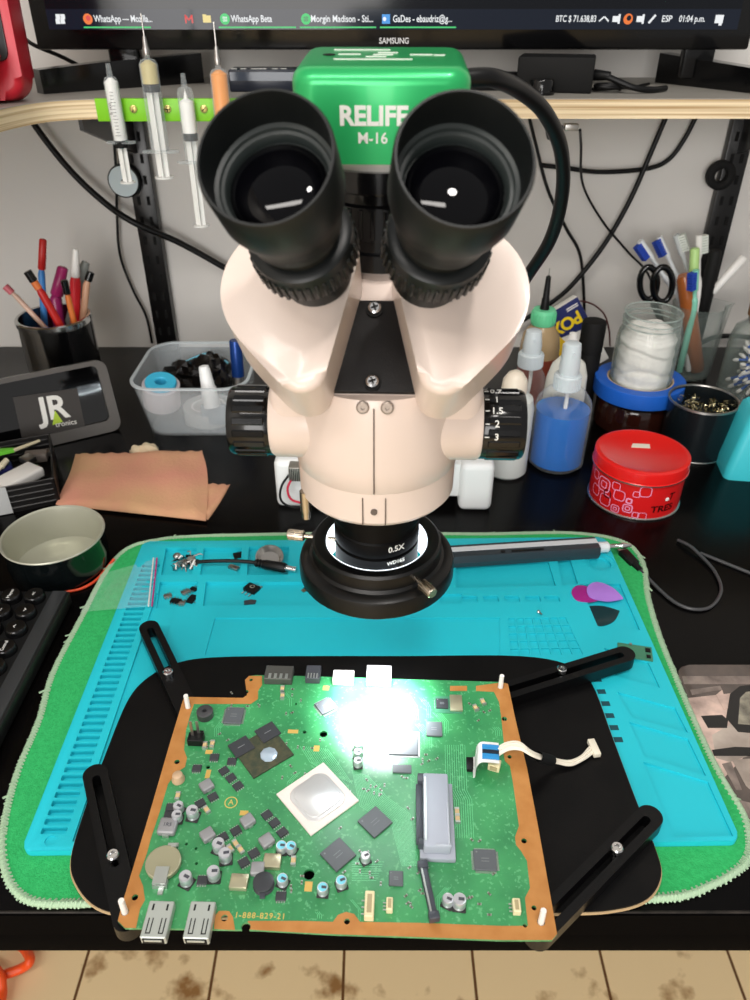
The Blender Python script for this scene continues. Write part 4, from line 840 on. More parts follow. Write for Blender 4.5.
mb = MB(); mb.lathe([(0, 0.0965), (0.0128, 0.0965), (0.0135, 0.100), (0.0125, 0.110), (0.008, 0.117), (0.004, 0.1195), (0, 0.120)], 36); mb.part('cap', mat('ivory_cap', (226, 214, 196), 0.35), t, label='domed ivory cap')
t = bottle('flux_bottle', 'amber bottle with mint green cap and tall black nozzle behind the spray bottles', Vector((0.203, 0.884, 0)), [(0, 0), (0.022, 0), (0.0242, 0.003), (0.0242, 0.080), (0.022, 0.096), (0.014, 0.108), (0.012, 0.110), (0, 0.110)], mat('amber_plastic', (176, 150, 112), 0.25, alpha=0.9))
mb = MB(); mb.lathe([(0.0235, 0.012), (0.0246, 0.0125), (0.0246, 0.070), (0.0235, 0.0705)], 44); mb.part('label_band', mat('brick_red_label', (132, 60, 42), 0.5), t, label='brick red label low on the bottle')
mb = MB(); mb.lathe([(0, 0.109), (0.0142, 0.109), (0.0148, 0.111), (0.0143, 0.125), (0.0130, 0.1275), (0, 0.1275)], 36)
for k_ in range(24): mb.box((0.0008, 0.0012, 0.0120), (0, 0, 0), RZ(k_*15) @ T(0.0147, 0, 0.1175))
mb.part('cap', mat('mint_cap', (110, 214, 160), 0.4), t, label='mint green cap')
mb = MB(); mb.lathe([(0, 0.127), (0.0058, 0.127), (0.0050, 0.133), (0.0046, 0.140), (0.0040, 0.141), (0.0030, 0.166), (0.0012, 0.168), (0, 0.168)], 24); mb.cyl((0, 0, 0.166), (0, 0, 0.176), 0.0006, seg=8, mi=1); mb.part('nozzle', [BLK, STL], t, label='black dropper nozzle')
t = thing('squeeze_bottle', 'flat white bottle standing behind and right of the blue spray bottle', 'bottle', Vector((0.219, 0.800, 0)), rz=20)
mb = MB(); rings = []
for z, w_, d_ in ((0, 0.040, 0.022), (0.003, 0.044, 0.026), (0.050, 0.050, 0.028), (0.078, 0.048, 0.027), (0.094, 0.038, 0.024), (0.101, 0.022, 0.019)): rings.append([(x, y, z) for x, y in rrect(w_, d_, d_*0.45, 6)])
n = len(rings[0]); mb.add(sum(rings, []), [tuple(range(n-1, -1, -1)), tuple(range(5*n, 6*n))] + [(q*n+i, q*n+(i+1) % n, (q+1)*n+(i+1) % n, (q+1)*n+i) for q in range(5) for i in range(n)]); mb.part('body', mat('soft_white_plastic', (218, 218, 208), 0.4), t, smooth=50)
mb = MB(); mb.lathe([(0, 0.1005), (0.0095, 0.1005), (0.0095, 0.116), (0.006, 0.120), (0.004, 0.130), (0, 0.131)], 28); mb.part('cap', WHT, t)
mb = MB(); mb.lathe([(0, 0), (0.0135, 0), (0.0138, 0.002), (0.0138, 0.080), (0.0132, 0.082), (0.0132, 0.0835), (0.0142, 0.084), (0.0142, 0.118), (0.0130, 0.121), (0, 0.1215)], 40)
mb.single('black_bottle', BLKM, 'plain black cylinder with cap between the white bottle and the cotton jar', 'bottle', Vector((0.259, 0.862, 0)), local=True)
# ---- blue and yellow pack leaning at the back
gp = thing('glue_pack', 'navy, yellow and white cardboard pack standing against the wall behind the bottles', 'pack', (0.262, 0.962, 0))
Mg = T(0, 0, 0.0585) @ RX(-12) @ RY(-32)
mb = MB(); mb.box((0.060, 0.020, 0.095), (0, 0.002, 0), Mg, bev=0.001); mb.part('carton', mat('white_card', (232, 230, 224), 0.55), gp)
Mf = Mg @ T(0, -0.0082, 0.0) @ RX(90)
mb = MB(); mb.prism([(-0.0296, 0.014), (0.0296, 0.004), (0.0296, 0.0470), (-0.0296, 0.0470)], 0, 0.0006, Mf); mb.part('navy_panel', mat('navy_print', (26, 36, 96), 0.45), gp)
mb = MB(); mb.prism([(-0.028, 0.002), (-0.020, 0.004), (-0.013, 0.014), (-0.010, 0.004), (-0.002, -0.002), (-0.011, -0.006), (-0.012, -0.018), (-0.019, -0.009), (-0.029, -0.010), (-0.024, -0.004)], 0.0004, 0.0010, Mf); mb.part('yellow_mark', mat('yellow_print', (240, 200, 40), 0.45), gp)
mb = MB(); mb.text('POX', 0.0225, Mf @ T(0.001, 0.0245, 0.0011) @ RZ(180), 0.035, 0.92); mb.part('lettering', mat('yellow_letters', (248, 214, 30), 0.45), gp, label='yellow letters on navy')
mb = MB()
for dx, w_ in ((-0.020, 0.014), (0.018, 0.016)):
    for q in range(2): mb.box((w_, 0.0014, 0.0005), (dx, 0.0400-q*0.0026, 0.0008), Mf)
mb.part('small_print', WHT, gp)
# ---- brown jar, blue tape, cotton jar
bj = thing('brown_jar', 'low dark brown glass jar under the roll of blue tape', 'jar', (0.316, 0.834, 0))
mb = MB(); mb.lathe([(0, 0), (0.043, 0), (0.046, 0.004), (0.046, 0.030), (0.043, 0.036), (0.040, 0.0365), (0, 0.0365)], 56); mb.part('body', mat('brown_glass', (44, 20, 14), 0.08, spec=0.7), bj)
mb = MB(); mb.lathe([(0, 0.0365), (0.040, 0.0365), (0.041, 0.0375), (0.041, 0.0425), (0, 0.0425)], 56); mb.part('lid', BLK, bj)
bt = thing('tape_roll', 'wide roll of blue masking tape lying flat under the cotton jar', 'tape', (0.316, 0.834, 0.0425))
mb = MB(); mb.lathe([(0.0385, 0), (0.0515, 0), (0.0522, 0.0006), (0.0522, 0.0180), (0.0515, 0.0186), (0.0385, 0.0186), (0.0385, 0)], 64); mb.part('tape', mat('blue_tape', (22, 92, 190), 0.5, bump=(500, 0.1)), bt)
mb = MB(); mb.lathe([(0.0368, 0.0004), (0.0386, 0.0004), (0.0386, 0.0183), (0.0368, 0.0183), (0.0368, 0.0004)], 64); mb.part('core', mat('tan_card', (196, 170, 140), 0.8), bt, label='tan cardboard core')
jz = 0.0425
cj = thing('cotton_jar', 'screw top glass jar packed with white cotton, standing in the blue tape', 'jar', (0.316, 0.834, jz))
mb = MB(); jp = [(0, 0.0006), (0.033, 0), (0.0355, 0.003), (0.0358, 0.070), (0.034, 0.082), (0.0310, 0.088), (0.0310, 0.091), (0.0325, 0.092), (0.0325, 0.0935), (0.0310, 0.0945), (0.0310, 0.0965), (0.0325, 0.0975), (0.0325, 0.099), (0.0312, 0.100), (0.0312, 0.1055), (0.0300, 0.1065), (0.0288, 0.1055), (0.0288, 0.088), (0.0325, 0.080), (0.0335, 0.070), (0.0335, 0.004), (0, 0.003)]
mb.lathe([(r_, z*0.93) for r_, z in jp], 56); mb.part('glass', GLS, cj)
mb = MB()
for z in (0.0858, 0.0914, 0.0990): mb.tube([(0.0318*math.cos(i*math.pi/24), 0.0318*math.sin(i*math.pi/24), z+0.0009*math.sin(i*math.pi/24)) for i in range(48)], 0.0009, 8, closed=True)
mb.part('screw_thread', mat('glass_thread', (168, 182, 176), 0.05, alpha=0.5, spec=1.0), cj, smooth=60)
mb = MB(); rnd = random.Random(11)
vs, fs = [], []
CPR = [(0.031, 0.0045), (0.0328, 0.008)] + [(0.0326 - (0.0065 if z > 0.083 else 0.0) - (0.0025 if 0.076 < z <= 0.083 else 0), z) for z in [0.010+0.0021*q for q in range(38)]] + [(0.020, 0.0905), (0.010, 0.0925)]
for r_, z in CPR:
    for i in range(60):
        a = i*math.pi/30; q = 0.955 + 0.035*math.sin(5*a+z*160)*math.cos(3*a-z*210) - 0.10*max(0, math.sin(z*230+1.3*math.sin(2*a+z*60)))**10
        vs.append((r_*q*math.cos(a), r_*q*math.sin(a), (z+0.0012*math.sin(4*a+z*50))*0.93))
for j in range(len(CPR)-1):
    for i in range(60): fs.append((j*60+i, j*60+(i+1) % 60, (j+1)*60+(i+1) % 60, (j+1)*60+i))
fs += [tuple(range(59, -1, -1)), tuple(range((len(CPR)-1)*60, len(CPR)*60))]
mb.add(vs, fs)
ct = mb.part('cotton', mat('cotton', (240, 238, 232), 0.95, bump=(220, 0.5)), cj, smooth=180, label='white cotton pads inside the jar')
# ---- beaker with brushes
BK = Vector((0.432, 0.985, 0)); bh_ = 0.098
bk = thing('beaker', 'glass beaker full of toothbrushes and tools behind the cotton jar', 'beaker', BK)
mb = MB(); mb.lathe([(0, 0.0006), (0.031, 0), (0.0338, 0.003), (0.0338, bh_-0.006), (0.0350, bh_), (0.0338, bh_+0.0008), (0.0322, bh_-0.006), (0.0322, 0.004), (0, 0.003)], 56)
for i, v in enumerate(mb.v):
    if v.z > bh_-0.0065 and v.x > 0.028: mb.v[i] = Vector((v.x+0.012*(v.x-0.028)/0.007*(1-abs(v.y)/0.03), v.y*0.6, v.z+0.0015))
mb.part('glass', GLS, bk, smooth=60)
BKK = dict(zr=bh_, centre=BK, rad=0.022)
def brush(label, top, entry, head, handle, dY=0.0, **kw):
    E_ = G(entry[0], entry[1], bh_); off = Vector((E_.x-BK.x, E_.y-BK.y, 0))
    if off.length > 0.024: E_ = Vector((BK.x, BK.y, bh_)) + off.normalized()*0.024
    Tp = W(top[0], top[1], E_.y+dY); d = (Tp-E_).normalized(); B = E_ - d*((bh_-0.008)/max(0.2, d.z))
    off = Vector((B.x-BK.x, B.y-BK.y, 0))
    if off.length > 0.027: B = Vector((BK.x, BK.y, B.z)) + off.normalized()*0.027
    B = Vector((BK.x+(E_.x-BK.x)*0.9, BK.y+(E_.y-BK.y)*0.9, 0.009))
    t = thing('toothbrush', label, 'toothbrush', B, group='toothbrushes in the beaker'); L2 = (Tp-E_).length
    H0 = Tp - d*0.026
    mb = MB(); P = [B, B.lerp(E_, 0.5), E_, E_.lerp(H0, 0.6), H0, Tp - d*0.013, Tp]; mb.tube(spline(P, 4), 0, 12, radii=[0.0042 if i < 12 else (0.0028 if i < 16 else 0.0042) for i in range(25)]); mb.part('handle', handle, t, world=True, smooth=60)
    F = frame(Tp - d*0.013, d, (1, 0, 0)); mb = MB()
    for i in range(3):
        for j in range(7): mb.box((0.0026, 0.0085, 0.0026), (0, 0, 0), F @ RZ(kw.get('spin', -50)) @ T((i-1)*0.0030, -0.0065, (j-3)*0.0033))
    mb.part('bristles', head, t, world=True); return t
BRB = mat('blue_bristles', (30, 66, 170), 0.7); WBR = mat('white_brush', (222, 226, 230), 0.35)
brush('blue and white toothbrush leaning left out of the beaker, farthest left', (640, 241), (671, 300), BRB, WBR, 0.0, spin=-70)
brush('blue and white toothbrush second from the left at the back of the beaker', (659, 237), (681, 296), BRB, WBR, 0.02, spin=-70)
brush('pale toothbrush with clear cap tilted in the middle of the beaker', (676, 235), (695, 293), mat('pale_bristles', (216, 222, 214), 0.7), mat('clear_brush', (214, 220, 220), 0.2, alpha=0.7), 0.01, spin=60)
brush('white toothbrush with curved neck above the green one in the beaker', (699, 235), (698, 303), mat('pale_bristles'), WHT, 0.005, spin=100)
brush('front toothbrush with blue bristles and white and green handle in the beaker', (696, 270), (685, 316), BRB, mat('mint_handle', (130, 200, 176), 0.35), 0.0, spin=-60)
stick('brush', 'pale green capped brush in the beaker', 'brush', (695, 248), (692, 306), segs=[(0, 0.7, 0.005, 0.005, WHT, 'handle'), (0.7, 1, 0.0062, 0.0060, mat('pale_green', (170, 206, 130), 0.4), 'cap')], dY=0.004, **BKK)
stick('marker', 'tall black marker leaning right in the beaker', 'marker', (716, 250), (704, 303), segs=[(0, 0.45, 0.0080, 0.0084, BLKM, 'barrel'), (0.45, 1, 0.0088, 0.0078, BLKM, 'cap')], dY=-0.004, seg=20, **BKK)
stick('amber_stick', 'short amber brown bottle neck in the middle of the beaker', 'stick', (684, 275), (684, 308), segs=[(0, 1, 0.0105, 0.0100, mat('amber_brown', (150, 84, 40), 0.2), 'body')], dY=0.0, seg=24, **BKK)
stick('spatula', 'white flat spatula pointing far right out of the beaker', 'spatula', (744, 257), (712, 295), segs=[(0, 0.66, 0.0022, 0.0024, STL, 'shaft'), (0.66, 1, 0.0050, 0.0062, WHT, 'blade')], dY=0.004, **BKK)
sc = thing('scissors', 'scissors with black loop handles standing in the beaker', 'scissors', BK + Vector((-0.02, -0.012, 0.01)))
for cx, cy, rx_, rz_ in ((649, 284, 8.5, 16), (662, 284, 9.5, 17)):
    c0 = W(cx, cy, 0.958); k_ = 0.00131; mb = MB()
    mb.tube([c0 + Vector((rx_*k_*math.cos(a*math.pi/12)+0.004*math.sin(a*math.pi/12)*-1, 0.0006*(1 if cx < 655 else -1)*4, rz_*k_*math.sin(a*math.pi/12))) for a in range(24)], 0.0040, 10, closed=True); mb.part('handle', BLKG, sc, world=True, smooth=60)
for s in (-1, 1):
    a0 = W(655, 303, 0.958) + Vector((0.002*s, 0, 0)); b0 = BK + Vector((-0.012+0.002*s, -0.006, 0.014)); mb = MB(); mb.tube([a0, b0], 0.003, 6, radii=[0.0045, 0.0012]); mb.part('blade', STL, sc, world=True)
# ---- swab jar
sj = thing('swab_jar', 'cork topped glass jar full of blue cotton swabs at the right edge', 'jar', (0.494, 0.905, 0))
mb = MB(); mb.lathe([(0, 0.0006), (0.042, 0), (0.0455, 0.004), (0.0455, 0.078), (0.042, 0.092), (0.032, 0.100), (0.030, 0.102), (0.030, 0.108), (0.028, 0.108), (0.028, 0.101), (0.040, 0.090), (0.0435, 0.078), (0.0435, 0.005), (0, 0.004)], 56); mb.part('glass', GLS, sj)
mb = MB(); mb.lathe([(0, 0.100), (0.0275, 0.100), (0.0300, 0.109), (0.0320, 0.110), (0.0325, 0.124), (0.031, 0.126), (0, 0.126)], 40); mb.part('cork_lid', mat('cork', (150, 106, 66), 0.85, var=(300, (110, 74, 44), 0.9), bump=(600, 0.4)), sj)
SJ = Vector((0.494, 0.905, 0)); rnd = random.Random(21)
swa, swb = MB(), MB()
STK = mat('blue_swab_stick', (36, 92, 190), 0.4); swm = MB(); swm.cyl((0, 0, -0.022), (0, 0, 0.022), 0.0016, seg=8)
for s in (-1, 1): swm.sphere(0.0024, (0, 0, s*0.0245), (1, 1, 1.9), 2, mi=1)
sme = swm.mesh('cotton_swab', [STK, mat('cotton')], 60)
def inside(p, r=0.0395): return Vector((p.x, p.y, 0)).length < r and 0.006 < p.z < 0.09
cnt = 0
while cnt < 96:
    th, phi = rnd.uniform(0, 2*math.pi), rnd.uniform(-1.0, 1.1)
    d = Vector((math.cos(th)*math.cos(phi), math.sin(th)*math.cos(phi), math.sin(phi)))
    c0 = Vector((rnd.uniform(-0.006, 0.006), rnd.uniform(-0.006, 0.006), 0.042+rnd.uniform(-0.012, 0.012))) + d*rnd.uniform(0.004, 0.0105)
    if not (inside(c0+d*0.029) and inside(c0-d*0.029)): continue
    o = bpy.data.objects.new('cotton_swab', sme); COL.objects.link(o); o.matrix_world = T(SJ.x, SJ.y, D) @ frame(c0, d)
    o['label'] = 'blue stemmed cotton swab in the cork topped jar'; o['category'] = 'cotton swab'; o['group'] = 'cotton swabs in the cork topped jar'; cnt += 1
# ---- black tin of metal shavings
bt_ = thing('shavings_tin', 'black round tin filled with brass curls for cleaning tips', 'tin', (0.369, 0.772, 0))
mb = MB(); mb.lathe([(0, 0.001), (0.036, 0), (0.0368, 0.001), (0.0368, 0.061), (0.0378, 0.0618), (0.0378, 0.0632), (0.0366, 0.0636), (0.0356, 0.0625), (0.0356, 0.044), (0, 0.044)], 56); mb.part('tin', mat('tin_black', (16, 22, 25), 0.25), bt_)
mb = MB(); mb.lathe([(0.0372, 0.0612), (0.0382, 0.0620), (0.0380, 0.0640), (0.0362, 0.0640), (0.0358, 0.0625)], 56); mb.part('rim', STL, bt_, label='bare metal rim of the black tin'); mb = MB(); mb.lathe([(0.0366, 0.0), (0.0374, 0.0008), (0.0366, 0.002)], 56); mb.part('bottom_rim', STL, bt_)
mb = MB(); rnd = random.Random(5)
for k_ in range(90):
    rr = 0.030*math.sqrt(rnd.random()); a = rnd.uniform(0, 6.28); c0 = Vector((rr*math.cos(a), rr*math.sin(a), rnd.uniform(0.044, 0.056)))
    q = Vector((rnd.uniform(-1, 1), rnd.uniform(-1, 1), rnd.uniform(-1, 1))).normalized(); F = frame(c0, q)
    r_ = rnd.uniform(0.002, 0.0042); n_ = rnd.randint(7, 12)
    vs = []; 
    for i in range(n_+1):
        b_ = i*0.75; p = Vector((r_*math.cos(b_), r_*math.sin(b_), i*0.00045)); vs += [F @ p, F @ (p + Vector((0, 0, 0.0013)))]
    mb.add(vs, [(2*i, 2*i+2, 2*i+3, 2*i+1) for i in range(n_)])
o = mb.part('metal_curls', mat('brass_curls', (186, 176, 140), 0.22, metal=1), bt_, smooth=0, label='bright brass coloured shavings'); o['kind'] = 'stuff'
# ---- red tin
rt = thing('red_tin', 'round red tin with pink ring pattern and red lid on the desk', 'tin', (0.2725, 0.671, 0))
TR = 0.0465
mb = MB(); mb.lathe([(0, 0.0008), (TR-0.001, 0.0008), (TR-0.0008, 0.002), (TR-0.0008, 0.048), (0, 0.048)], 72); mb.part('body', mat('red_paint', (204, 26, 28), 0.3), rt)
mb = MB(); mb.lathe([(TR-0.003, 0), (TR+0.0004, 0.0002), (TR+0.0006, 0.0016), (TR-0.0008, 0.0024)], 72); mb.part('bottom_rim', STL, rt)
mb = MB(); mb.lathe([(0, 0.0545), (TR-0.006, 0.0545), (TR-0.0045, 0.0553), (TR-0.0025, 0.0553), (TR+0.0002, 0.0540), (TR+0.0006, 0.052), (TR+0.0006, 0.0425), (TR+0.0012, 0.0418), (TR+0.0012, 0.0408), (TR-0.0006, 0.0406)], 72); ld = mb.part('lid', mat('red_lid', (216, 28, 26), 0.22), rt)
mb = MB(); mb.lathe([(TR+0.0003, 0.0402), (TR+0.0014, 0.0405), (TR+0.0014, 0.0418), (TR+0.0003, 0.0420)], 72); mb.part('lid_edge', STL, ld)
mb = MB(); mb.prism([(-0.0100, -0.003), (0.0090, -0.0048), (0.0110, 0.0035), (-0.006, 0.0052)], 0, 0.0003, T(0.000, 0.010, 0.0545)); mb.part('paper_sticker', mat('paper_white', (226, 216, 200), 0.7), ld, label='small white sticker on the lid')
PNK = mat('pink_print', (226, 150, 186), 0.4)
mb = MB()
def on_tin(a, z, r=TR-0.0006): d = Vector((math.cos(R(a)), math.sin(R(a)), 0)); return frame((r*d.x, r*d.y, z), d, (-d.y, d.x, 0))
def ringsq(a, z, s, wd, mi=0):
    # rounded square outline wrapped round the tin
    o_, i_ = rrect(s, s, s*0.3, 5), rrect(s-2*wd, s-2*wd, max(0.0004, s*0.3-wd), 5); n = len(o_); vs = []
    for x, y in o_+i_:
        an = R(a) + x/(TR-0.0006); vs.append(((TR-0.0005)*math.cos(an), (TR-0.0005)*math.sin(an), z+y))
    mb.add(vs, [(i, (i+1) % n, n+(i+1) % n, n+i) for i in range(n)], None, mi)
for a, z, s, wd in ((208, 0.028, 0.016, 0.0012), (208, 0.028, 0.008, 0.0010), (226, 0.033, 0.009, 0.0008), (232, 0.024, 0.0120, 0.0009), (214, 0.012, 0.013, 0.0009), (245, 0.021, 0.0065, 0.0016), (245, 0.012, 0.010, 0.0012), (245, 0.012, 0.005, 0.001), (230, 0.0075, 0.009, 0.0010), (230, 0.0075, 0.004, 0.0009), (262, 0.034, 0.012, 0.0009), (256, 0.006, 0.007, 0.0009), (264, 0.005, 0.009, 0.0006), (195, 0.016, 0.012, 0.0009), (190, 0.032, 0.010, 0.0009), (252, 0.030, 0.007, 0.0008)): ringsq(a, z, s, wd)
mb.part('ring_pattern', PNK, rt, smooth=0, label='pink rounded square pattern')
mb = MB(); ringsq(216, 0.020, 0.009, 0.0014, 0); mb.part('dark_ring', mat('dark_red_print', (90, 12, 16), 0.4), rt, smooth=0)
g = text_geo('TRES', 0.0105, 0.02); mb = MB(); mb.add([Vector(((TR-0.0003)*math.cos(R(289)+v.x*1.15/TR), (TR-0.0003)*math.sin(R(289)+v.x*1.15/TR), 0.013+v.y)) for v in g[0]], g[1])
g = text_geo('T', 0.011, 0.02); mb.add([Vector(((TR-0.0003)*math.cos(R(299)+v.x/TR+v.y*0.2/TR), (TR-0.0003)*math.sin(R(299)+v.x/TR+v.y*0.2/TR), 0.0255+v.y)) for v in g[0]], g[1])
mb.part('lettering', mat('dark_red_letters', (70, 8, 10), 0.45), rt, smooth=0, label='dark lettering on the red tin')
mb = MB(); mb.lathe([(0, 0), (0.0022, 0), (0.0018, 0.0006), (0, 0.0008)], 14, on_tin(293, 0.0235)); mb.part('white_dot', WHT, rt)
# ---- turquoise block
tb = thing('silicone_block', 'turquoise tapered silicone block at the right edge of the desk', 'block', (0.423, 0.728, 0), rz=-8)
mb = MB(); o_, i_ = rrect(0.076, 0.062, 0.008, 5), rrect(0.052, 0.044, 0.008, 5); n = len(o_)
mb.add([(x, y, 0) for x, y in o_] + [(x, y, 0.012) for x, y in o_] + [(x, y, 0.074) for x, y in i_] + [(x*0.9, y*0.9, 0.077) for x, y in i_], [tuple(range(n-1, -1, -1)), tuple(range(3*n, 4*n))] + [(q*n+i, q*n+(i+1) % n, (q+1)*n+(i+1) % n, (q+1)*n+i) for q in range(3) for i in range(n)])
mb.part('block', mat('turquoise_silicone', (56, 188, 200), 0.45), tb, smooth=40)
mb = MB(); mb.cyl((0.002, 0, 0.076), (0.002, 0, 0.082), 0.010, 0.009); mb.part('top_plug', BLK, tb)
# ---- glossy photo tile at the right
pt = thing('photo_mat', 'glossy mat printed with a grey photo of a car, right of the towel', 'mat', (0.330, 0.335, 0))
x0, x1, y0, y1 = 0.2345, 0.450, 0.240, 0.4245
cxp, cyp = (x0+x1)/2, (y0+y1)/2
mb = MB(); mb.prism([(x+cxp, y+cyp) for x, y in rrect(x1-x0, y1-y0, 0.012, 6)], 0, 0.0035, None, bev=0.0008); mb.part('slab', mat('photo_dark', (78, 70, 66), 0.18, var=(60, (96, 84, 78), 0.9), spec=0.6), pt, world=True)
def gp2(pts): return [(G(x, y, 0.0036).x, G(x, y, 0.0036).y) for x, y in pts]
PH = [mat('photo_pink_grey', (226, 196, 182), 0.2, var=(45, (120, 104, 98), 0.9)), mat('photo_silver', (190, 176, 164), 0.2, var=(30, (120, 108, 100), 0.8)), mat('photo_black', (22, 20, 20), 0.15), mat('photo_mid', (140, 126, 118), 0.2, var=(80, (86, 76, 72), 0.9)), mat('photo_glass', (160, 154, 136), 0.15, var=(90, (60, 56, 52), 0.9))]
mb = MB()
for k_, (poly, mi) in enumerate((
    ([(682, 676), (760, 676), (760, 684), (684, 684)], 3), ([(688, 698), (760, 690), (760, 740), (724, 778), (712, 752), (700, 735)], 0),
    ([(712, 735), (735, 722), (760, 720), (760, 752), (730, 762), (716, 758)], 1), ([(726, 718), (730, 694), (740, 686), (762, 684), (762, 734), (738, 732)], 2),
    ([(738, 724), (740, 698), (746, 692), (764, 690), (764, 726)], 4), ([(701, 716), (722, 715), (728, 720), (727, 728), (708, 728)], 2),
    ([(712, 750), (735, 747), (762, 748), (762, 756), (735, 756), (714, 756)], 2), ([(732, 760), (762, 758), (762, 800), (746, 786)], 1), ([(722, 764), (731, 762), (742, 790), (736, 790)], 3), ([(738, 800), (762, 806), (762, 824), (748, 818)], 3), ([(690, 690), (720, 686), (722, 690), (692, 695)], 3), ([(716, 695), (722, 690), (728, 708), (724, 710)], 0))):
    mb.prism(gp2(poly), 0.0034, 0.00355+k_*0.00004, mi=mi)
mb.part('printed_photo', PH, pt, world=True, smooth=0, label='printed grey photo of a parked car')
# ---- micro usb cable right
mu = thing('charging_cable', 'thin black charging cable looping on the desk right of the towel', 'cable', G(690, 600))
pl = [G(*p) for p in ((636, 566, 0.004), (648, 578, 0.003), (662, 592, 0.002), (676, 603, 0.002), (692, 609, 0.002), (708, 608, 0.002), (718, 599, 0.002), (721, 586, 0.002), (713, 569, 0.002), (700, 555, 0.003), (690, 546, 0.004), (678, 540, 0.002))]
mb = MB(); mb.tube(spline(pl, 8), 0.0015, 8); mb.part('cord', mat('grey_black_cord', (66, 66, 68), 0.3), mu, world=True, smooth=60)
a0, b0 = G(634, 564, 0.0045), G(621, 550, 0.0060); d = (b0-a0).normalized(); F = frame(a0, d, (0, 0, 1))
mb = MB(); mb.box((0.0060, 0.0100, 0.0200), (0, 0, 0.0085), F, bev=0.0015); mb.lathe([(0.0030, -0.010), (0.0036, 0)], 14, F); mb.part('plug_body', BLK, mu, world=True)
mb = MB(); mb.box((0.0022, 0.0068, 0.0060), (0, 0, 0.0215), F); mb.part('plug_tip', STL, mu, world=True)
pl = [G(*p) for p in ((700, 553, 0.0015), (720, 561, 0.0015), (745, 571, 0.0015), (780, 585, 0.0015))]
MB().tube(spline(pl, 8), 0.0016, 8).single('charging_cable', mat('grey_black_cord'), 'short straight run of thin black cable leaving the frame at the right', 'cable', pl[0], smooth=60)
# ---- orange hose on the floor
def FL(x, y, z=0.02): return G(x, y, -0.75+z)
P = [FL(-30, 985), FL(0, 976), FL(22, 968), FL(30, 960, 0.03), FL(24, 948, 0.02), FL(10, 938)]
mb = MB(); mb.tube(spline(P, 8), 0.007, 12); mb.tube(spline([FL(-4, 1020), FL(2, 992), FL(-4, 970, 0.034), FL(-30, 955)], 8), 0.007, 12)
mb.single('orange_cable', mat('orange_rubber', (236, 84, 30), 0.4), 'orange cable coiled on the tiled floor at the lower left', 'cable', FL(10, 970, 0), smooth=60)
# ================================================================ TOWEL, MAT, HOLDER
TZ = 0.004
twp = [(200, 536), (162, 539), (128, 548), (106, 571), (82, 616), (53, 672), (39, 719), (20, 764), (8, 803), (2, 840), (5, 870), (16, 891), (36, 902), (77, 903), (150, 900), (300, 897), (450, 897), (560, 898), (668, 897), (708, 886), (737, 870), (748, 857), (750, 841), (744, 814), (726, 784), (708, 750), (690, 710), (672, 667), (658, 631), (648, 596), (643, 563), (624, 542), (572, 533), (480, 534), (380, 533), (290, 534), (240, 535)]
tp = [G(x, y, TZ) for x, y in twp]; tps = spline(tp, 6, closed=True); tc2 = Vector((0, 0.42, 0))
tw = thing('towel', 'green terry towel with pale stitched edge under the turquoise work mat', 'towel', (0, 0.42, 0))
TWM = mat('green_terry', (50, 182, 102), 0.95, var=(400, (34, 160, 86), 0.8), bump=(900, 0.5))
mb = MB(); mb.prism([(p.x, p.y) for p in tps], 0.0002, TZ, None, bev=0.001); mb.part('cloth', TWM, tw, world=True)
mb = MB(); rnd = random.Random(3)
N = len(tps); ln = 0; acc = []
for i in range(N):
    a, c = tps[i], tps[(i+1) % N]; L = (c-a).length; n_ = max(1, int(L/0.0021))
    for k_ in range(n_): acc.append((a.lerp(c, k_/n_), (c-a).normalized()))
mb.tube([Vector((p.x, p.y, 0.0031+0.0003*math.sin(i*1.3))) for i, (p, d) in enumerate(acc) if i % 2 == 0], 0.0022, 7, closed=True)
for i, (p, d) in enumerate(acc):
    nrm_ = Vector((d.y, -d.x, 0)); ou = rnd.uniform(0.0020, 0.0028) + (rnd.uniform(0.001, 0.004) if rnd.random() < 0.035 else 0)
    # which side is outward
    if (p-tc2).dot(nrm_) < 0: nrm_ = -nrm_
    q = Vector((p.x, p.y, 0)); s_ = d*rnd.uniform(0.0004, 0.0014)
    mb.tube([q - nrm_*0.0026 + s_ + Vector((0, 0, 0.0038)), q + Vector((0, 0, 0.0054)), q + nrm_*ou - s_ + Vector((0, 0, 0.0026))], 0.0008, 4)
mb.part('stitched_edge', mat('pale_green_thread', (164, 192, 160), 0.9), tw, world=True, smooth=60, label='pale green overlocked edge')
# ---- turquoise silicone mat with recesses
MZ = 0.009
TEAL = mat('teal_silicone', (34, 190, 206), 0.42, spec=0.4, bump=(700, 0.04))
mat_o = thing('repair_mat', 'turquoise silicone repair mat with molded trays and ladder slots under the board holder', 'mat', (0.0025, 0.425, TZ+0.0003), rz=0.9)
hx, hy = 0.2198, 0.1565; RM = RZ(-0.9); OM = Vector((0.0025, 0.425, 0))
def mp_(x, y):                         # pixel on the mat top -> mat coordinates
    p = G(x, y, MZ) - Vector((0, 0, MZ)) - OM; p = RM @ p; return (p.x, p.y)
slab = MB(); slab.prism(rrect(2*hx, 2*hy, 0.006, 5), 0.0, MZ-TZ, None, bev=0.0012)
so = slab.part('mat_body', TEAL, mat_o)
def recess(polys, z): 
    c = MB()
    for p in polys: c.prism(p, z-TZ, 0.02)
    bpy.context.view_layer.update(); cut(so, c)
def qd(*pts): return [mp_(*p) for p in pts]
def inset(r0): return r0
ladder = []
for k_ in range(42):
    y = -hy + 0.0135 + k_*0.0064
    if y < hy-0.022: ladder.append([(x-0.2040, yy+y) for x, yy in rrect(0.0160, 0.0046, 0.0010, 2)])
recess(ladder, MZ-0.0040)
recess([[(x-0.2040, y) for x, y in circ(0.0035, 18, 0, -hy+0.0068)]], MZ-0.0008)
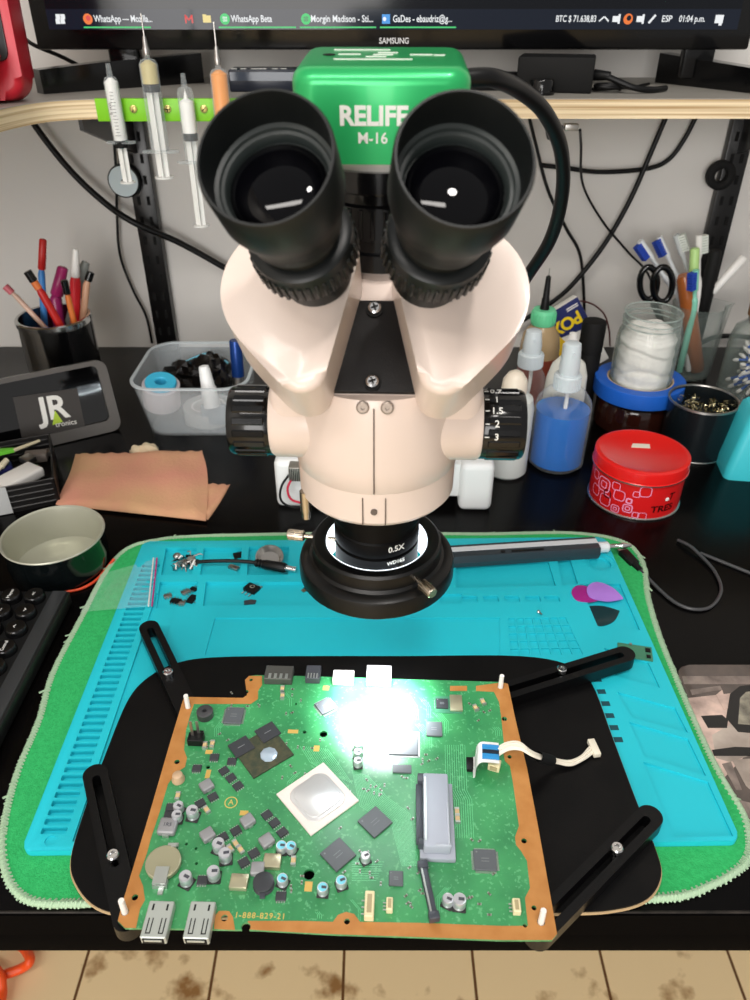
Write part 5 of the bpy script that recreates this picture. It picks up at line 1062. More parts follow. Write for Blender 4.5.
# left inner channel, central work area, trays
recess([[( -0.1905, -hy+0.006), (-0.1700, -hy+0.006), (-0.1700, hy-0.075), (-0.1905, hy-0.075)]], MZ-0.0018)
recess([qd((166, 548), (197, 548), (192, 575), (161, 575)), qd((204, 548), (242, 548), (240, 575), (200, 575)), qd((249, 547), (289, 547), (288, 575), (247, 575))], MZ-0.0042)
recess([qd((160, 582), (198, 582), (195, 607), (156, 607)), qd((206, 582), (330, 582), (330, 606), (203, 606))], MZ-0.0036)
recess([qd((215, 618), (500, 618), (500, 655), (205, 655))], MZ-0.0012)
recess([qd((456, 562), (548, 560), (556, 586), (456, 588))], MZ-0.0030)
recess([qd((557, 558), (570, 558), (578, 584), (562, 586))], MZ-0.0034)
recess([[(x+mp_(600, 562)[0], y+mp_(600, 562)[1]) for x, y in circ(0.0135, 30)]], MZ-0.0008)
recess([[(x+mp_(600, 563)[0], y+mp_(600, 563)[1]) for x, y in circ(0.0100, 30)]], MZ-0.0034)
recess([[(x+mp_(px_, 599)[0], y+mp_(px_, 599)[1]) for x, y in rrect(0.0130, 0.0075, 0.001, 2)] for px_ in (470, 491, 512, 533, 552)] + [qd((440, 594), (462, 594), (461, 604), (440, 604))], MZ-0.0024)
gx = []
A0, A1, A2, A3 = (507, 618), (566, 617), (584, 655), (510, 656)
for i in range(7):
    for j in range(5):
        def bil(u, v): return (A0[0]*(1-u)*(1-v)+A1[0]*u*(1-v)+A2[0]*u*v+A3[0]*(1-u)*v, A0[1]*(1-u)*(1-v)+A1[1]*u*(1-v)+A2[1]*u*v+A3[1]*(1-u)*v)
        u0, u1, v0, v1 = (i+0.07)/7, (i+0.93)/7, (j+0.07)/5, (j+0.93)/5; gx.append(qd(bil(u0, v0), bil(u1, v0), bil(u1, v1), bil(u0, v1)))
recess(gx, MZ-0.0013)
recess([qd((580, 585), (620, 584), (640, 630), (600, 632))], MZ-0.0022)
recess([qd((604, 648), (648, 662), (660, 688), (615, 676)), qd((617, 692), (675, 708), (688, 733), (632, 718)), qd((629, 722), (688, 739), (706, 776), (645, 757)), qd((643, 762), (708, 782), (733, 836), (674, 838))], MZ-0.0016)
# row of flat dark teal marks at the right of the plate
mb = MB()
for k_ in range(7):
    p = mp_(593+k_*4.2, 668+k_*12); mb.box((0.006, 0.0042, 0.0003), (0, 0, 0), T(p[0], p[1], MZ-TZ+0.0001))
mb.part('dark_marks', mat('dark_teal_mark', (18, 70, 80), 0.5), mat_o, label='row of dark marks beside the black plate')
# ---- things lying in the mat trays
zt = MZ-0.0042; zt2 = MZ-0.0036
c0 = G(186, 565, zt); wb = thing('wire_ball', 'tangle of silvery metal bits in the far left mat tray', 'scrap', c0)
mb = MB(); rnd = random.Random(9)
for k_ in range(46):
    p = c0 + Vector((rnd.uniform(-0.011, 0.011), rnd.uniform(-0.009, 0.009), rnd.uniform(0.001, 0.007))); d = Vector((rnd.uniform(-1, 1), rnd.uniform(-1, 1), rnd.uniform(-.6, .6))).normalized()*rnd.uniform(0.002, 0.005)
    mb.tube([p-d, p+Vector((0.001, 0.001, 0.0015)), p+d], rnd.uniform(0.0003, 0.0009), 5, mi=rnd.choice((0, 0, 1, 2)))
for k_ in range(5): mb.sphere(rnd.uniform(0.002, 0.0045), c0+Vector((rnd.uniform(-0.010, 0.010), rnd.uniform(-0.008, 0.008), 0.004)), (1, 1, 0.8), 2, mi=rnd.choice((0, 3)))
o = mb.part('bits', [STL, BLK, WHT, mat('grey_lint', (120, 116, 110), 0.9)], wb, world=True); o['kind'] = 'stuff'
c0 = G(270, 561, zt+0.0005); MB().lathe([(0, 0), (0.009, 0.0005), (0.0125, 0.004), (0.0128, 0.008), (0.0118, 0.0082), (0.0085, 0.0030), (0, 0.0022)], 36, frame(c0, (0.05, -0.35, 1))).single('steel_dish', STL, 'small round steel dish in the third tray of the mat', 'dish', c0)
for (x, y), rot, nm, lb, m_, sz in (((239, 556), 20, 'chip', 'black square chip at the back of the middle mat tray', BLK, (0.010, 0.008, 0.002)), ((234, 569), -25, 'connector', 'grey folded metal piece in the middle mat tray', STL, (0.010, 0.005, 0.003))):
    p = G(x, y, zt); mb = MB(); mb.box(sz, (0, 0, sz[2]/2), bev=0.0005); mb.box((sz[0]*0.5, sz[1]*0.6, 0.0006), (0, 0, sz[2])); mb.single(nm, m_, lb, nm, p, local=True, rz=rot)
for k_, (x, y, rot, sx) in enumerate(((168, 597, 20, 0.007), (176, 602, -15, 0.009), (186, 593, 40, 0.008), (192, 600, 70, 0.010), (182, 604, 5, 0.006), (194, 590, -30, 0.006))):
    p = G(x, y, zt2); mb = MB(); mb.box((sx, sx*0.6, 0.0022), (0, 0, 0.0011), bev=0.0004); 
    for s in (-1, 1):
        for q in (-1, 0, 1): mb.box((0.0006, 0.003, 0.0004), (q*sx*0.3, s*(sx*0.3+0.001), 0.0012), mi=1)
    mb.single('transistor', [(BLK if k_ % 2 else STL), STL], 'small black or steel electronic part in the second row left tray of the mat', 'electronic part', p, group='loose parts in the left mat tray', local=True, rz=rot)
p = G(252, 590, zt2); t = thing('transistor', 'flat black and silver transistor lying in the long mat tray', 'transistor', p, rz=-32)
mb = MB(); mb.box((0.0125, 0.0095, 0.0030), (0, 0, 0.0017), bev=0.0004); mb.part('package', BLK, t)
mb = MB(); mb.box((0.0125, 0.0035, 0.0012), (0, 0.0058, 0.0008)); mb.lathe([(0.0012, 0.0032), (0.0024, 0.0032), (0.0024, 0.0034), (0.0012, 0.0034)], 18, T(0, 0.001, 0)); mb.part('tab', CHR, t)
for q in (-1, 0, 1): mb = MB(); mb.box((0.0010, 0.005, 0.0005), (q*0.0038, -0.0068, 0.0010)); mb.part('lead', CHR, t)
p = G(250, 603, zt2); mb = MB(); mb.prism([(-0.005, -0.0025), (0.0045, -0.0025), (0.0055, 0.0015), (0.001, 0.0030), (-0.005, 0.0022)], 0, 0.0016, None, bev=0.0003); mb.single('chip', mat('slate_chip', (52, 60, 66), 0.4), 'small slate coloured chip below the transistor in the mat tray', 'chip', p, local=True, rz=8)
p = G(305, 591, zt2); mb = MB(); mb.box((0.006, 0.004, 0.0015), (0, 0, 0.00075)); mb.box((0.003, 0.006, 0.0008), (0.002, 0, 0.0012), mi=1); mb.single('connector', [CHR, BLK], 'tiny metal connector lying just left of the ring light', 'connector', p, local=True, rz=40)
p = G(538, 613, MZ); mb = MB(); mb.lathe([(0, 0), (0.0016, 0), (0.0016, 0.0014), (0.0009, 0.0020), (0.0009, 0.005), (0, 0.0054)], 14, frame((0, 0, 0.0016), (0.4, -0.9, 0.15))); mb.single('loose_screw', CHR, 'tiny silver screw lying on the mat above its grid', 'screw', p, local=True)
dc = thing('power_plug_cable', 'short black cable with silver barrel plug lying across the mat trays', 'cable', G(240, 565, MZ))
mb = MB(); mb.tube(spline([G(196, 562, MZ+0.002), G(215, 561, MZ+0.004), G(238, 561, MZ+0.004), G(256, 562.5, MZ+0.003)], 8), 0.0017, 10); mb.part('cord', BLK, dc, world=True, smooth=60)
a0, b0 = G(255, 562.5, MZ+0.0045), G(286, 568, MZ+0.0040); F = frame(a0, b0-a0); L = (b0-a0).length
mb = MB(); mb.lathe([(0, 0), (0.0028, 0), (0.0030, 0.008), (0.0044, 0.010), (0.0046, L-0.002), (0.0040, L), (0, L)], 24, F)
for k_ in range(3): mb.lathe([(0.0030, 0.0012+k_*0.0028), (0.0038, 0.0016+k_*0.0028), (0.0038, 0.0026+k_*0.0028), (0.0030, 0.0030+k_*0.0028)], 20, F)
mb.part('plug_body', BLK, dc, world=True)
mb = MB(); mb.lathe([(0, L), (0.0027, L), (0.0027, L+0.0095), (0.0017, L+0.0100), (0, L+0.0100)], 20, F); mb.part('plug_tip', CHR, dc, world=True, label='silver barrel tip')
# ---- zip bag
zb_ = thing('zip_bag', 'clear zip bag with magenta line lying over the left rear corner of the mat', 'bag', G(120, 585, 0.009))
mb = MB(); rnd = random.Random(2); nx, ny = 18, 10; A = [(108, 572), (158, 558), (153, 606), (80, 612)]; vs = []
for j in range(ny+1):
    for i in range(nx+1):
        u, v = i/nx, j/ny; x = A[0][0]*(1-u)*(1-v)+A[1][0]*u*(1-v)+A[2][0]*u*v+A[3][0]*(1-u)*v; y = A[0][1]*(1-u)*(1-v)+A[1][1]*u*(1-v)+A[2][1]*u*v+A[3][1]*(1-u)*v
        vs.append(G(x, y, 0.0105 + 0.0022*math.sin(7*u+3*v)*math.sin(5*v+2) + rnd.uniform(0, 0.0006 + (0.004 if u < 0.15 else 0))))
mb.add(vs, [(j*(nx+1)+i, (j+1)*(nx+1)+i, (j+1)*(nx+1)+i+1, j*(nx+1)+i+1) for j in range(ny) for i in range(nx)])
mb.part('film', mat('clear_film', (225, 235, 238), 0.12, alpha=0.10, spec=1.0, edge=0.4), zb_, world=True, smooth=180)
for dx, m_ in ((-3.5, mat('milky_plastic')), (0, mat('magenta_line', (180, 40, 120), 0.4))):
    mb = MB(); mb.tube([G(157+dx, 558, 0.0125), G(152+dx, 606, 0.0125)], 0.0007, 6); mb.part('zip_line', m_, zb_, world=True)
# ---- screwdriver
sd = thing('screwdriver', 'dark grey screwdriver with silver stripe lying along the rear edge of the mat', 'screwdriver', G(540, 550, 0.012))
a0, b0 = G(446, 557, 0.0155), G(597, 547.5, 0.0155); F = frame(a0, b0-a0, (0, 0, 1)); L = (b0-a0).length
mb = MB(); mb.prism([(0.0062, -0.0085), (0.0062, 0.0085), (0.0, 0.0105), (-0.0062, 0.0085), (-0.0062, -0.0085), (0.0, -0.0105)], 0, L, F, bev=0.0008); hd = mb.part('handle', mat('slate_handle', (46, 54, 60), 0.35), sd, world=True)
mb = MB(); mb.box((0.0008, 0.0060, L-0.001), (0.0064, -0.002, L/2), F); mb.part('silver_stripe', mat('stripe_aluminium', (222, 226, 230), 0.3, metal=0.25), hd, world=True, label='silver stripe along the handle')
mb = MB(); mb.box((0.0004, 0.0024, 0.030), (0.0065, 0.0055, L*0.52), F); mb.box((0.0004, 0.0032, 0.004), (0.0065, 0.0055, L*0.36), F); mb.part('dark_print', BLK, hd, world=True)
mb = MB(); mb.lathe([(0, L), (0.0052, L), (0.0050, L+0.010), (0.0040, L+0.011), (0, L+0.011)], 24, F); mb.part('collar', mat('stripe_aluminium'), sd, world=True)
mb = MB(); mb.lathe([(0, L+0.011), (0.0024, L+0.011), (0.0024, L+0.022), (0.0030, L+0.023), (0.0030, L+0.026), (0.0010, L+0.033), (0, L+0.033)], 18, F); mb.part('bit', CHR, sd, world=True)
# ---- picks
def pick(label, c, rot, m_, z, s=1.0):
    p = G(*c, z); pts = [(0.0165, 0), (0.0105, 0.0120), (-0.004, 0.0105), (-0.0150, 0.0015), (-0.0150, -0.0015), (-0.004, -0.0105), (0.0105, -0.0120)]
    MB().prism([(q.x*s, q.y*s) for q in spline([Vector((x, y, 0)) for x, y in pts], 6, closed=True)], 0, 0.0009, None, bev=0.0003).single('guitar_pick', m_, label, 'pick', p, local=True, rz=rot)
pick('lilac plastic pick lying on top of the magenta pick', (605, 593.5), 152, mat('lilac_plastic', (170, 120, 214), 0.35), MZ+0.0013, 0.95)
pick('magenta plastic pick half hidden under the lilac pick', (588, 595), 165, mat('magenta_pick', (160, 32, 130), 0.3), MZ+0.0002, 0.85)
pick('smoky dark pick lying on the mat below the lilac pick', (603, 615), 196, mat('smoky_pick', (24, 56, 62), 0.15, alpha=0.9), MZ-0.0018, 0.95)
# ---- board holder: black plate, four slotted arms, pegs
HZ0, HZ1 = MZ+0.0002, 0.0122
hp = [(180, 662), (220, 657), (300, 656), (400, 656), (520, 656), (572, 666), (592, 684), (612, 736), (636, 800), (656, 850), (661, 876), (648, 898), (615, 909), (560, 912), (400, 914), (200, 916), (130, 914), (96, 906), (76, 884), (71, 858), (84, 812), (104, 758), (128, 700), (150, 676)]
hpp = [G(x, y, HZ1) for x, y in hp]; hs_ = spline(hpp, 5, closed=True)
ho = thing('board_holder', 'black plate holder with four slotted arms gripping the circuit board', 'board holder', (0, 0.33, HZ0))
mb = MB(); mb.prism([(p.x, p.y) for p in hs_], HZ0, HZ1, None, bev=0.0004); mb.part('plate', mat('black_plate', (5, 5, 6), 0.36, spec=0.22, var=(30, (13, 12, 12), 0.8), bump=(1200, 0.06)), ho, world=True)
mb = MB(); mb.tube([Vector((p.x*0.9995, p.y, HZ0+0.0010)) for p in hs_], 0.0010, 6, closed=True); mb.part('plate_edge', mat('tan_edge', (176, 150, 112), 0.6), ho, world=True, label='bare tan edge of the black plate')
ARM = mat('arm_black', (6, 6, 7), 0.36, spec=0.3, bump=(800, 0.05)); AZ0, AZ1 = HZ1+0.0002, 0.0225
def bar(mb, A, B, r, slot0, slot1, sw, z0, z1):
    d = (B-A); L = d.length; M = frame((A.x, A.y, 0), (0, 0, 1), d); 
    o_ = stadium(0, 0, L, 0, r, r, 12); i_ = stadium(slot0, 0, slot1, 0, sw, sw, 12); n = len(o_)
    vs = [(x, y, z) for z in (z0, z1) for x, y in o_] + [(x, y, z) for z in (z0, z1) for x, y in i_]; fs = []
    for i in range(n):
        j = (i+1) % n; fs += [(i, j, n+j, n+i), (2*n+j, 2*n+i, 3*n+i, 3*n+j), (n+i, n+j, 3*n+j, 3*n+i), (j, i, 2*n+i, 2*n+j)]
    mb.add(vs, fs, M)
PB = 0.028
for tip, peg, scr, s0, s1 in (((149, 627), (188, 707), (168, 672), 0.004, 0.50), ((95, 774), (125, 912), (113, 855), 0.004, 0.66), ((625, 653.5), (500.5, 687), (562, 669), 0.004, 0.98), ((650, 816), (541, 922), (617, 848), 0.004, 0.96)):
    A, B = G(*tip, AZ1), G(*peg, PB); A.z = B.z = 0; L = (B-A).length
    mb = MB(); bar(mb, A, B, 0.0077, s0, L*s1, 0.0026, AZ0, AZ1); am = mb.part('arm', ARM, ho, world=True)
    S = G(*scr, AZ1+0.003); mb = MB(); mb.lathe([(0, 0), (0.0036, 0), (0.0036, 0.0034), (0.0030, 0.0042), (0.0018, 0.0042), (0.0014, 0.0030), (0, 0.0030)], 20, T(S.x, S.y, AZ1+0.0002)); mb.cyl((S.x, S.y, AZ0), (S.x, S.y, AZ1+0.001), 0.0014, seg=10)
    mb.part('screw', CHR, ho, world=True, label='bright clamping screw')
    mb = MB(); mb.cyl((B.x, B.y, AZ1), (B.x, B.y, 0.0395), 0.0019, 0.0016, seg=14); mb.part('peg', mat('white_peg', (236, 232, 226), 0.35), ho, world=True, label='white peg at the board corner')
    mb = MB(); mb.lathe([(0.0020, AZ1), (0.0050, AZ1), (0.0050, PB-0.0018), (0.0020, PB-0.0018)], 18, T(B.x, B.y, 0)); mb.part('washer', BLK, ho, world=True)
p = G(635, 652, 0.010); t = thing('small_circuit_board', 'tiny green circuit board lying at the tip of the right rear holder arm', 'circuit board', (p.x, p.y, MZ), rz=-12)
mb = MB(); mb.box((0.026, 0.0150, 0.0012), (0, 0, 0.0010)); mb.part('board', mat('pcb_dark_green', (64, 124, 96), 0.4), t)
for x, y, s in ((0.0098, 0.003, 0.0038), (0.0098, -0.004, 0.003), (-0.003, 0.0072, 0.002)): mb = MB(); mb.box((s, s, 0.0010), (x, y, 0.0020)); mb.part('chip', BLK if x > 0 else STL, t)
# ================================================================ THE CIRCUIT BOARD
PT = 0.028                                    # top face of the board
pcb = thing('circuit_board', 'big green console circuit board with copper edge held under the microscope', 'circuit board', (-0.02, 0.30, PT-0.0016))
PO = Vector((-0.02, 0.30, PT-0.0016)); ZT = 0.0016
def b(x, y, z=0.0): p = G(x, y, PT+z) - PO; return (p.x, p.y)
PCM = mat('pcb_green', (60, 172, 88), 0.36, spec=0.5, coat=0.6); PCM.node_tree.nodes['Principled BSDF'].inputs['Coat Roughness'].default_value = 0.27
nt = PCM.node_tree; bs = nt.nodes['Principled BSDF']; tc = nt.nodes.new('ShaderNodeTexCoord')
no = nt.nodes.new('ShaderNodeTexNoise'); no.inputs['Scale'].default_value = 32; no.inputs['Detail'].default_value = 9
rp = nt.nodes.new('ShaderNodeValToRGB'); rp.color_ramp.elements[0].position = 0.36; rp.color_ramp.elements[0].color = lin((40, 126, 74)); rp.color_ramp.elements[1].position = 0.62; rp.color_ramp.elements[1].color = lin((58, 148, 88))
n2 = nt.nodes.new('ShaderNodeTexNoise'); n2.inputs['Scale'].default_value = 420; n2.inputs['Detail'].default_value = 2
m2 = nt.nodes.new('ShaderNodeMapRange'); m2.inputs[1].default_value = 0.60; m2.inputs[2].default_value = 0.66; m2.inputs[4].default_value = 0.45
mx = nt.nodes.new('ShaderNodeMix'); mx.data_type = 'RGBA'; mx.inputs[7].default_value = lin((112, 192, 136))
for q, r_ in ((tc.outputs['Object'], n2.inputs['Vector']), (tc.outputs['Object'], no.inputs['Vector']), (no.outputs['Fac'], rp.inputs['Fac']), (n2.outputs['Fac'], m2.inputs[0]), (m2.outputs[0], mx.inputs[0]), (rp.outputs['Color'], mx.inputs[6]), (mx.outputs[2], bs.inputs['Base Color'])): nt.links.new(q, r_)
bp = nt.nodes.new('ShaderNodeBump'); bp.inputs['Strength'].default_value = 0.3; bp.inputs['Distance'].default_value = 0.0003
nt.links.new(n2.outputs['Fac'], bp.inputs['Height']); nt.links.new(bp.outputs['Normal'], bs.inputs['Normal'])
opx = [(183, 700), (186, 697), (243, 698), (247, 695), (246, 688), (245, 680), (249, 676), (256, 675), (300, 676), (400, 679), (502, 682), (508, 684), (516, 722), (527, 768), (538, 826), (552, 905), (557, 934), (552, 940), (500, 940), (420, 937), (330, 934), (260, 930), (200, 929), (125, 928), (118, 921), (121, 908), (150, 812), (170, 743)]
op = [b(*p) for p in opx]
mb = MB(); mb.prism(op, 0, ZT); board = mb.part('board', PCM, pcb, smooth=0)
# copper edge band, a thin layer with lobes round the screw holes
COP = mat('copper_edge', (190, 132, 72), 0.4, metal=0.1, var=(90, (174, 114, 56), 0.8))
CZ = 0.00014
bands = []
for poly in (
    [(183, 700), (186, 697), (243, 698), (247, 695), (246, 688), (245, 680), (249, 676), (262, 676), (262, 685), (258, 691), (258, 699), (251, 704), (194, 704), (190, 716), (186, 730), (184, 750), (187, 758), (185, 767), (176, 773), (168, 784), (160, 811), (151, 838), (147, 853), (139, 876), (143, 886), (145, 900), (140, 909), (136, 928), (125, 928), (118, 921), (121, 908), (150, 812), (170, 743)],
    [(214, 929), (215, 916), (219, 911), (229, 911), (233, 917), (235, 930)], 
    [(248, 929.5), (248, 921), (300, 921), (333, 922), (338, 915), (346, 912), (354, 914), (360, 922), (420, 923), (500, 926), (528, 926), (526, 908), (525, 898), (530, 888), (527, 861), (521, 851), (516, 845), (515, 837), (519, 826), (513, 783), (510, 766), (505, 761), (503, 752), (504, 744), (501, 715), (499, 702), (494, 692), (476, 691), (476, 686), (502, 682.5), (508, 684), (516, 722), (527, 768), (538, 826), (552, 905), (557, 934), (552, 940), (500, 940), (420, 937), (330, 934)],
    [(450, 686), (467, 686), (467, 691), (450, 691)]):
    mb = MB(); mb.prism([b(*p) for p in poly], ZT-0.0001, ZT+CZ); bands.append(mb.part('copper_edge', COP, pcb, smooth=0, label='orange copper band along the board edge'))
# holes through board
hl = MB()
for x, y, r in ((323.5, 734, 4.2), (309, 874.5, 5.0), (304.5, 732, 2.2), (177, 762, 2.8), (135, 897.5, 2.8), (224.5, 918, 3.0), (347, 921.5, 2.6), (504.5, 719, 3.0), (509.5, 757, 2.2), (524, 841, 2.6), (534, 908, 2.2), (251, 680, 2.0), (208, 767, 2.2), (246, 692, 3), (186.5, 844, 1.4), (196, 848.5, 1.4), (196.5, 863.5, 1.4), (296, 704, 1.5), (246, 927, 4), (525, 925.5, 1.8), (188, 707, 3.4), (125, 912, 3.4), (500.5, 687, 3.4), (541, 922, 3.4)):
    p = b(x, y); k_ = 0.00062; hl.prism(circ(r*k_, 18, *p), -0.002, 0.004)
bpy.context.view_layer.update(); cut(board, hl)
for o in bands[:3]: cut(o, hl)
# fine copper traces as raised lines
mb = MB(); rnd = random.Random(8)
def trace(pts, wd=0.00022, k_=0):
    P = [Vector((*b(*p), 0)) for p in pts]
    for a, c in zip(P, P[1:]):
        d = c-a
        if d.length < 1e-5: continue
        M = frame(((a+c)/2) + Vector((0, 0, ZT+0.00003)), (0, 0, 1), d); mb.box((d.length+wd*0.8, wd, 0.00006), (0, 0, 0), M)
for k_ in range(16):
    o = k_*2.0; trace([(352+o*0.55, 770+o*0.2), (360+o*0.9, 806-o*0.3), (392+o*0.6, 826-o*0.4), (402+o*0.55, 866)])
for k_ in range(14):
    o = k_*2.1; trace([(300+o, 746+o*0.1), (310+o, 762), (322+o*1.1, 770+o*0.5)])
for k_ in range(10):
    o = k_*2.2; trace([(445+o, 745), (446+o*1.05, 790), (452+o, 800), (453+o*1.05, 838)])
for k_ in range(9): trace([(352, 862+k_*2.3), (384-k_, 862+k_*2.3)])
for k_ in range(12):
    o = k_*1.9; trace([(384+o*1.2, 690+o*0.2), (392+o*1.2, 706), (398+o, 720)])
for k_ in range(26):
    x, y = rnd.uniform(215, 500), rnd.uniform(690, 920); L = rnd.uniform(8, 34); s = rnd.choice((-1, 1))
    for q in range(rnd.randint(2, 5)): trace([(x+q*1.9, y), (x+q*1.9+s*L*0.3, y+L*0.35), (x+q*1.9+s*L*0.3, y+L*0.8)], 0.0002)
o = mb.part('traces', mat('trace_green', (112, 206, 146), 0.32), pcb, smooth=0, label='fine pale green traces'); o['kind'] = 'stuff'
# ---------------- part builders (each mesh shared, one object per part)
CHIPM = mat('chip_epoxy', (88, 92, 96), 0.36); CHIPD = mat('chip_dark', (56, 58, 62), 0.34); LEAD = mat('tin_lead', (190, 196, 192), 0.3, metal=0.8)
MARK = mat('chip_mark', (128, 132, 134), 0.5)
def chip(x, y, w_, h_, rz, leads=0, m_=None, hz=0.0014, name='chip', marks=True, label=None):
    mb = MB(); mb.box((w_, h_, hz), (0, 0, hz/2+0.0002), bev=0.00025, seg=1)
    if marks:
        for q in range(2): mb.box((w_*0.34, 0.0004, 0.00004), (0, h_*(0.06-0.14*q), hz+0.00021), mi=2)
        mb.prism(circ(w_*0.04, 10, -w_*0.36, h_*0.36), hz+0.0002, hz+0.00024, mi=2)
    if leads:
        for k_ in range(leads):
            t = (k_+0.5)/leads-0.5
            for s in (-1, 1):
                mb.box((w_*0.9/leads*0.5, 0.0013, 0.0003), (t*w_*0.92, s*(h_/2+0.0006), 0.0002), mi=1); mb.box((0.0013, h_*0.9/leads*0.5, 0.0003), (s*(w_/2+0.0006), t*h_*0.92, 0.0002), mi=1)
    me = mb.mesh(name, [m_ or CHIPM, LEAD, MARK], 30); p = b(x, y); o = inst(me, name, pcb, (p[0], p[1], ZT), rz)
    if label: o['label'] = label
    return o
BA = -2.3
chip(234, 716.5, 0.0125, 0.0135, BA, 16, name='chip'); chip(325.5, 707, 0.0115, 0.0115, 34, 12); chip(375, 823, 0.0150, 0.0150, 43); chip(338, 855.5, 0.0150, 0.0150, 43)
mb_c = chip(403.5, 744.5, 0.0190, 0.0185, BA, 0, mat('chip_grey', (96, 102, 106), 0.35), 0.0016, marks=False); chip(434, 730, 0.0108, 0.0118, BA, 0, mat('chip_grey'))
mbb = MB(); 
for s in (-1, 1): mbb.box((0.0215, 0.0010, 0.0004), (0, s*0.0098, 0.0003)); mbb.box((0.0010, 0.0205, 0.0004), (s*0.0102, 0, 0.0003))
me = mbb.mesh('chip_frame', [LEAD], 30); p = b(403.5, 744.5); inst(me, 'chip_frame', pcb, (p[0], p[1], ZT), BA)
chip(485, 861, 0.0130, 0.0125, BA, 18); chip(396, 879.5, 0.0080, 0.0085, BA); chip(442, 704.5, 0.0085, 0.0085, BA, 6, CHIPD); chip(402, 770, 0.012, 0.006, BA, 0, mat('chip_grey'), marks=False)
mb = MB(); mb.box((0.0085, 0.0140, 0.0018), (0, 0, 0.0009), bev=0.0003); me = mb.mesh('shield_can', [mat('shield_metal', (196, 190, 160), 0.3, metal=0.7)], 30); p = b(456, 704); inst(me, 'shield_can', pcb, (p[0], p[1], ZT), BA)
mb = MB(); mb.box((0.0185, 0.0150, 0.0006), (0, 0, 0.0003)); me = mb.mesh('module_board', [mat('pcb_dark_green')], 0); p = b(448, 705); inst(me, 'module_board', pcb, (p[0], p[1], ZT-0.0002), BA)
# southbridge style module: dark substrate, two dies, glass-like oval
p = b(263, 752.5); mo_ = bpy.data.objects.new('processor_module', None)
mb = MB(); mb.box((0.0300, 0.0285, 0.0013), (0, 0, 0.0007), bev=0.0002, seg=1); me = mb.mesh('processor_module', [mat('dark_substrate', (52, 60, 48), 0.3, var=(300, (92, 86, 60), 0.6))], 0)
mo_ = inst(me, 'processor_module', pcb, (p[0], p[1], ZT), 37); mo_['label'] = 'dark module with two black memory dies and a pale core'
for x, y in ((-0.0085, 0.0030), (0.0015, 0.0098)):
    pass
for (x, y), nm in (((241.5, 748.5), 'memory_die'), ((268, 734), 'memory_die')):
    q = Matrix.Rotation(R(-37), 3, 'Z') @ (Vector((*b(x, y), 0)) - Vector((*p, 0))); mb = MB(); mb.box((0.0136, 0.0125, 0.0010), (q.x, q.y, 0.0018), bev=0.0002, seg=1); mb.box((0.005, 0.0005, 0.00004), (q.x, q.y, 0.00232), mi=1); mb.part(nm, [CHIPD, MARK], mo_)
q = Matrix.Rotation(R(-37), 3, 'Z') @ (Vector((*b(269, 756), 0)) - Vector((*p, 0))); mb = MB(); mb.lathe([(0, 0.0013), (0.0058, 0.0013), (0.0056, 0.0020), (0.0045, 0.0024), (0, 0.0025)], 9, T(q.x, q.y, 0) @ RZ(15)); mb.part('core_die', mat('pale_core', (190, 208, 224), 0.2, metal=0.5), mo_, label='pale shiny core of the module')
# main processor with bare heat spreader
p = b(317.5, 798.5); mb = MB(); mb.box((0.0365, 0.0365, 0.0014), (0, 0, 0.0008), bev=0.0003, seg=1); me = mb.mesh('processor', [mat('white_substrate', (226, 214, 206), 0.35)], 0); po = inst(me, 'processor', pcb, (p[0], p[1], ZT), 40); po['label'] = 'large pale square processor with bare silver heat spreader'
mb = MB(); oc = rrect(0.0290, 0.0290, 0.0065, 5); oc = [(x*(1-0.06*abs(y)/0.015), y*(1-0.06*abs(x)/0.015)) for x, y in oc]; mb.prism(oc, 0.0014, 0.0023, None, bev=0.0005); mb.prism([(x*0.86, y*0.86) for x, y in oc], 0.0022, 0.0032, None, bev=0.0006)
mb.part('heat_spreader', mat('brushed_nickel', (222, 222, 222), 0.28, metal=0.55, bump=(60, 0.12)), po, label='silver heat spreader')
# capacitors
CAPS = mat('cap_aluminium', (206, 208, 214), 0.3, metal=0.6); CAPB = mat('cap_base', (44, 44, 44), 0.5); CAPC = mat('cap_cyan_top', (120, 206, 226), 0.4)
def capmesh(r, h, top):
    mb = MB(); mb.box((2.15*r, 2.15*r, 0.0009), (0, 0, 0.00045), bev=0.0004, seg=1, mi=1); mb.lathe([(r*0.92, 0.0009), (r, 0.0014), (r, 0.0020), (r*0.93, 0.0023), (r, 0.0027), (r, h-0.0006), (r*0.92, h), (r*0.8, h-0.0001)], 26)
    mb.lathe([(r*0.8, h-0.0001), (0, h-0.0001)], 26, mi=2); mb.box((r*0.9, r*0.5, 0.00004), (r*0.25, 0, h), mi=3)
    return mb.mesh('capacitor', [CAPS, CAPB, top, mat('cap_print', (70, 72, 80), 0.6)], 40)
cA, cB, cC, cD = capmesh(0.0031, 0.0062, CAPS), capmesh(0.0031, 0.0062, CAPC), capmesh(0.0036, 0.0075, CAPS), capmesh(0.0028, 0.0058, mat('cap_white_top', (232, 234, 236), 0.3))
for me, L in ((cC, ((193.5, 817), (219.5, 850), (226, 860), (187, 883), (214.5, 878), (459, 906))), (cA, ((179.5, 811), (178, 820), (447.5, 904))), (cB, ((282, 851), (291.5, 851.5), (283, 884), (323, 893), (341.5, 886))), (cD, ((358, 749), (358, 757), (358, 766), (365.5, 861)))):
    for x, y in L:
        p = b(x, y); o = inst(me, 'capacitor', pcb, (p[0], p[1], ZT), random.uniform(-30, 30))
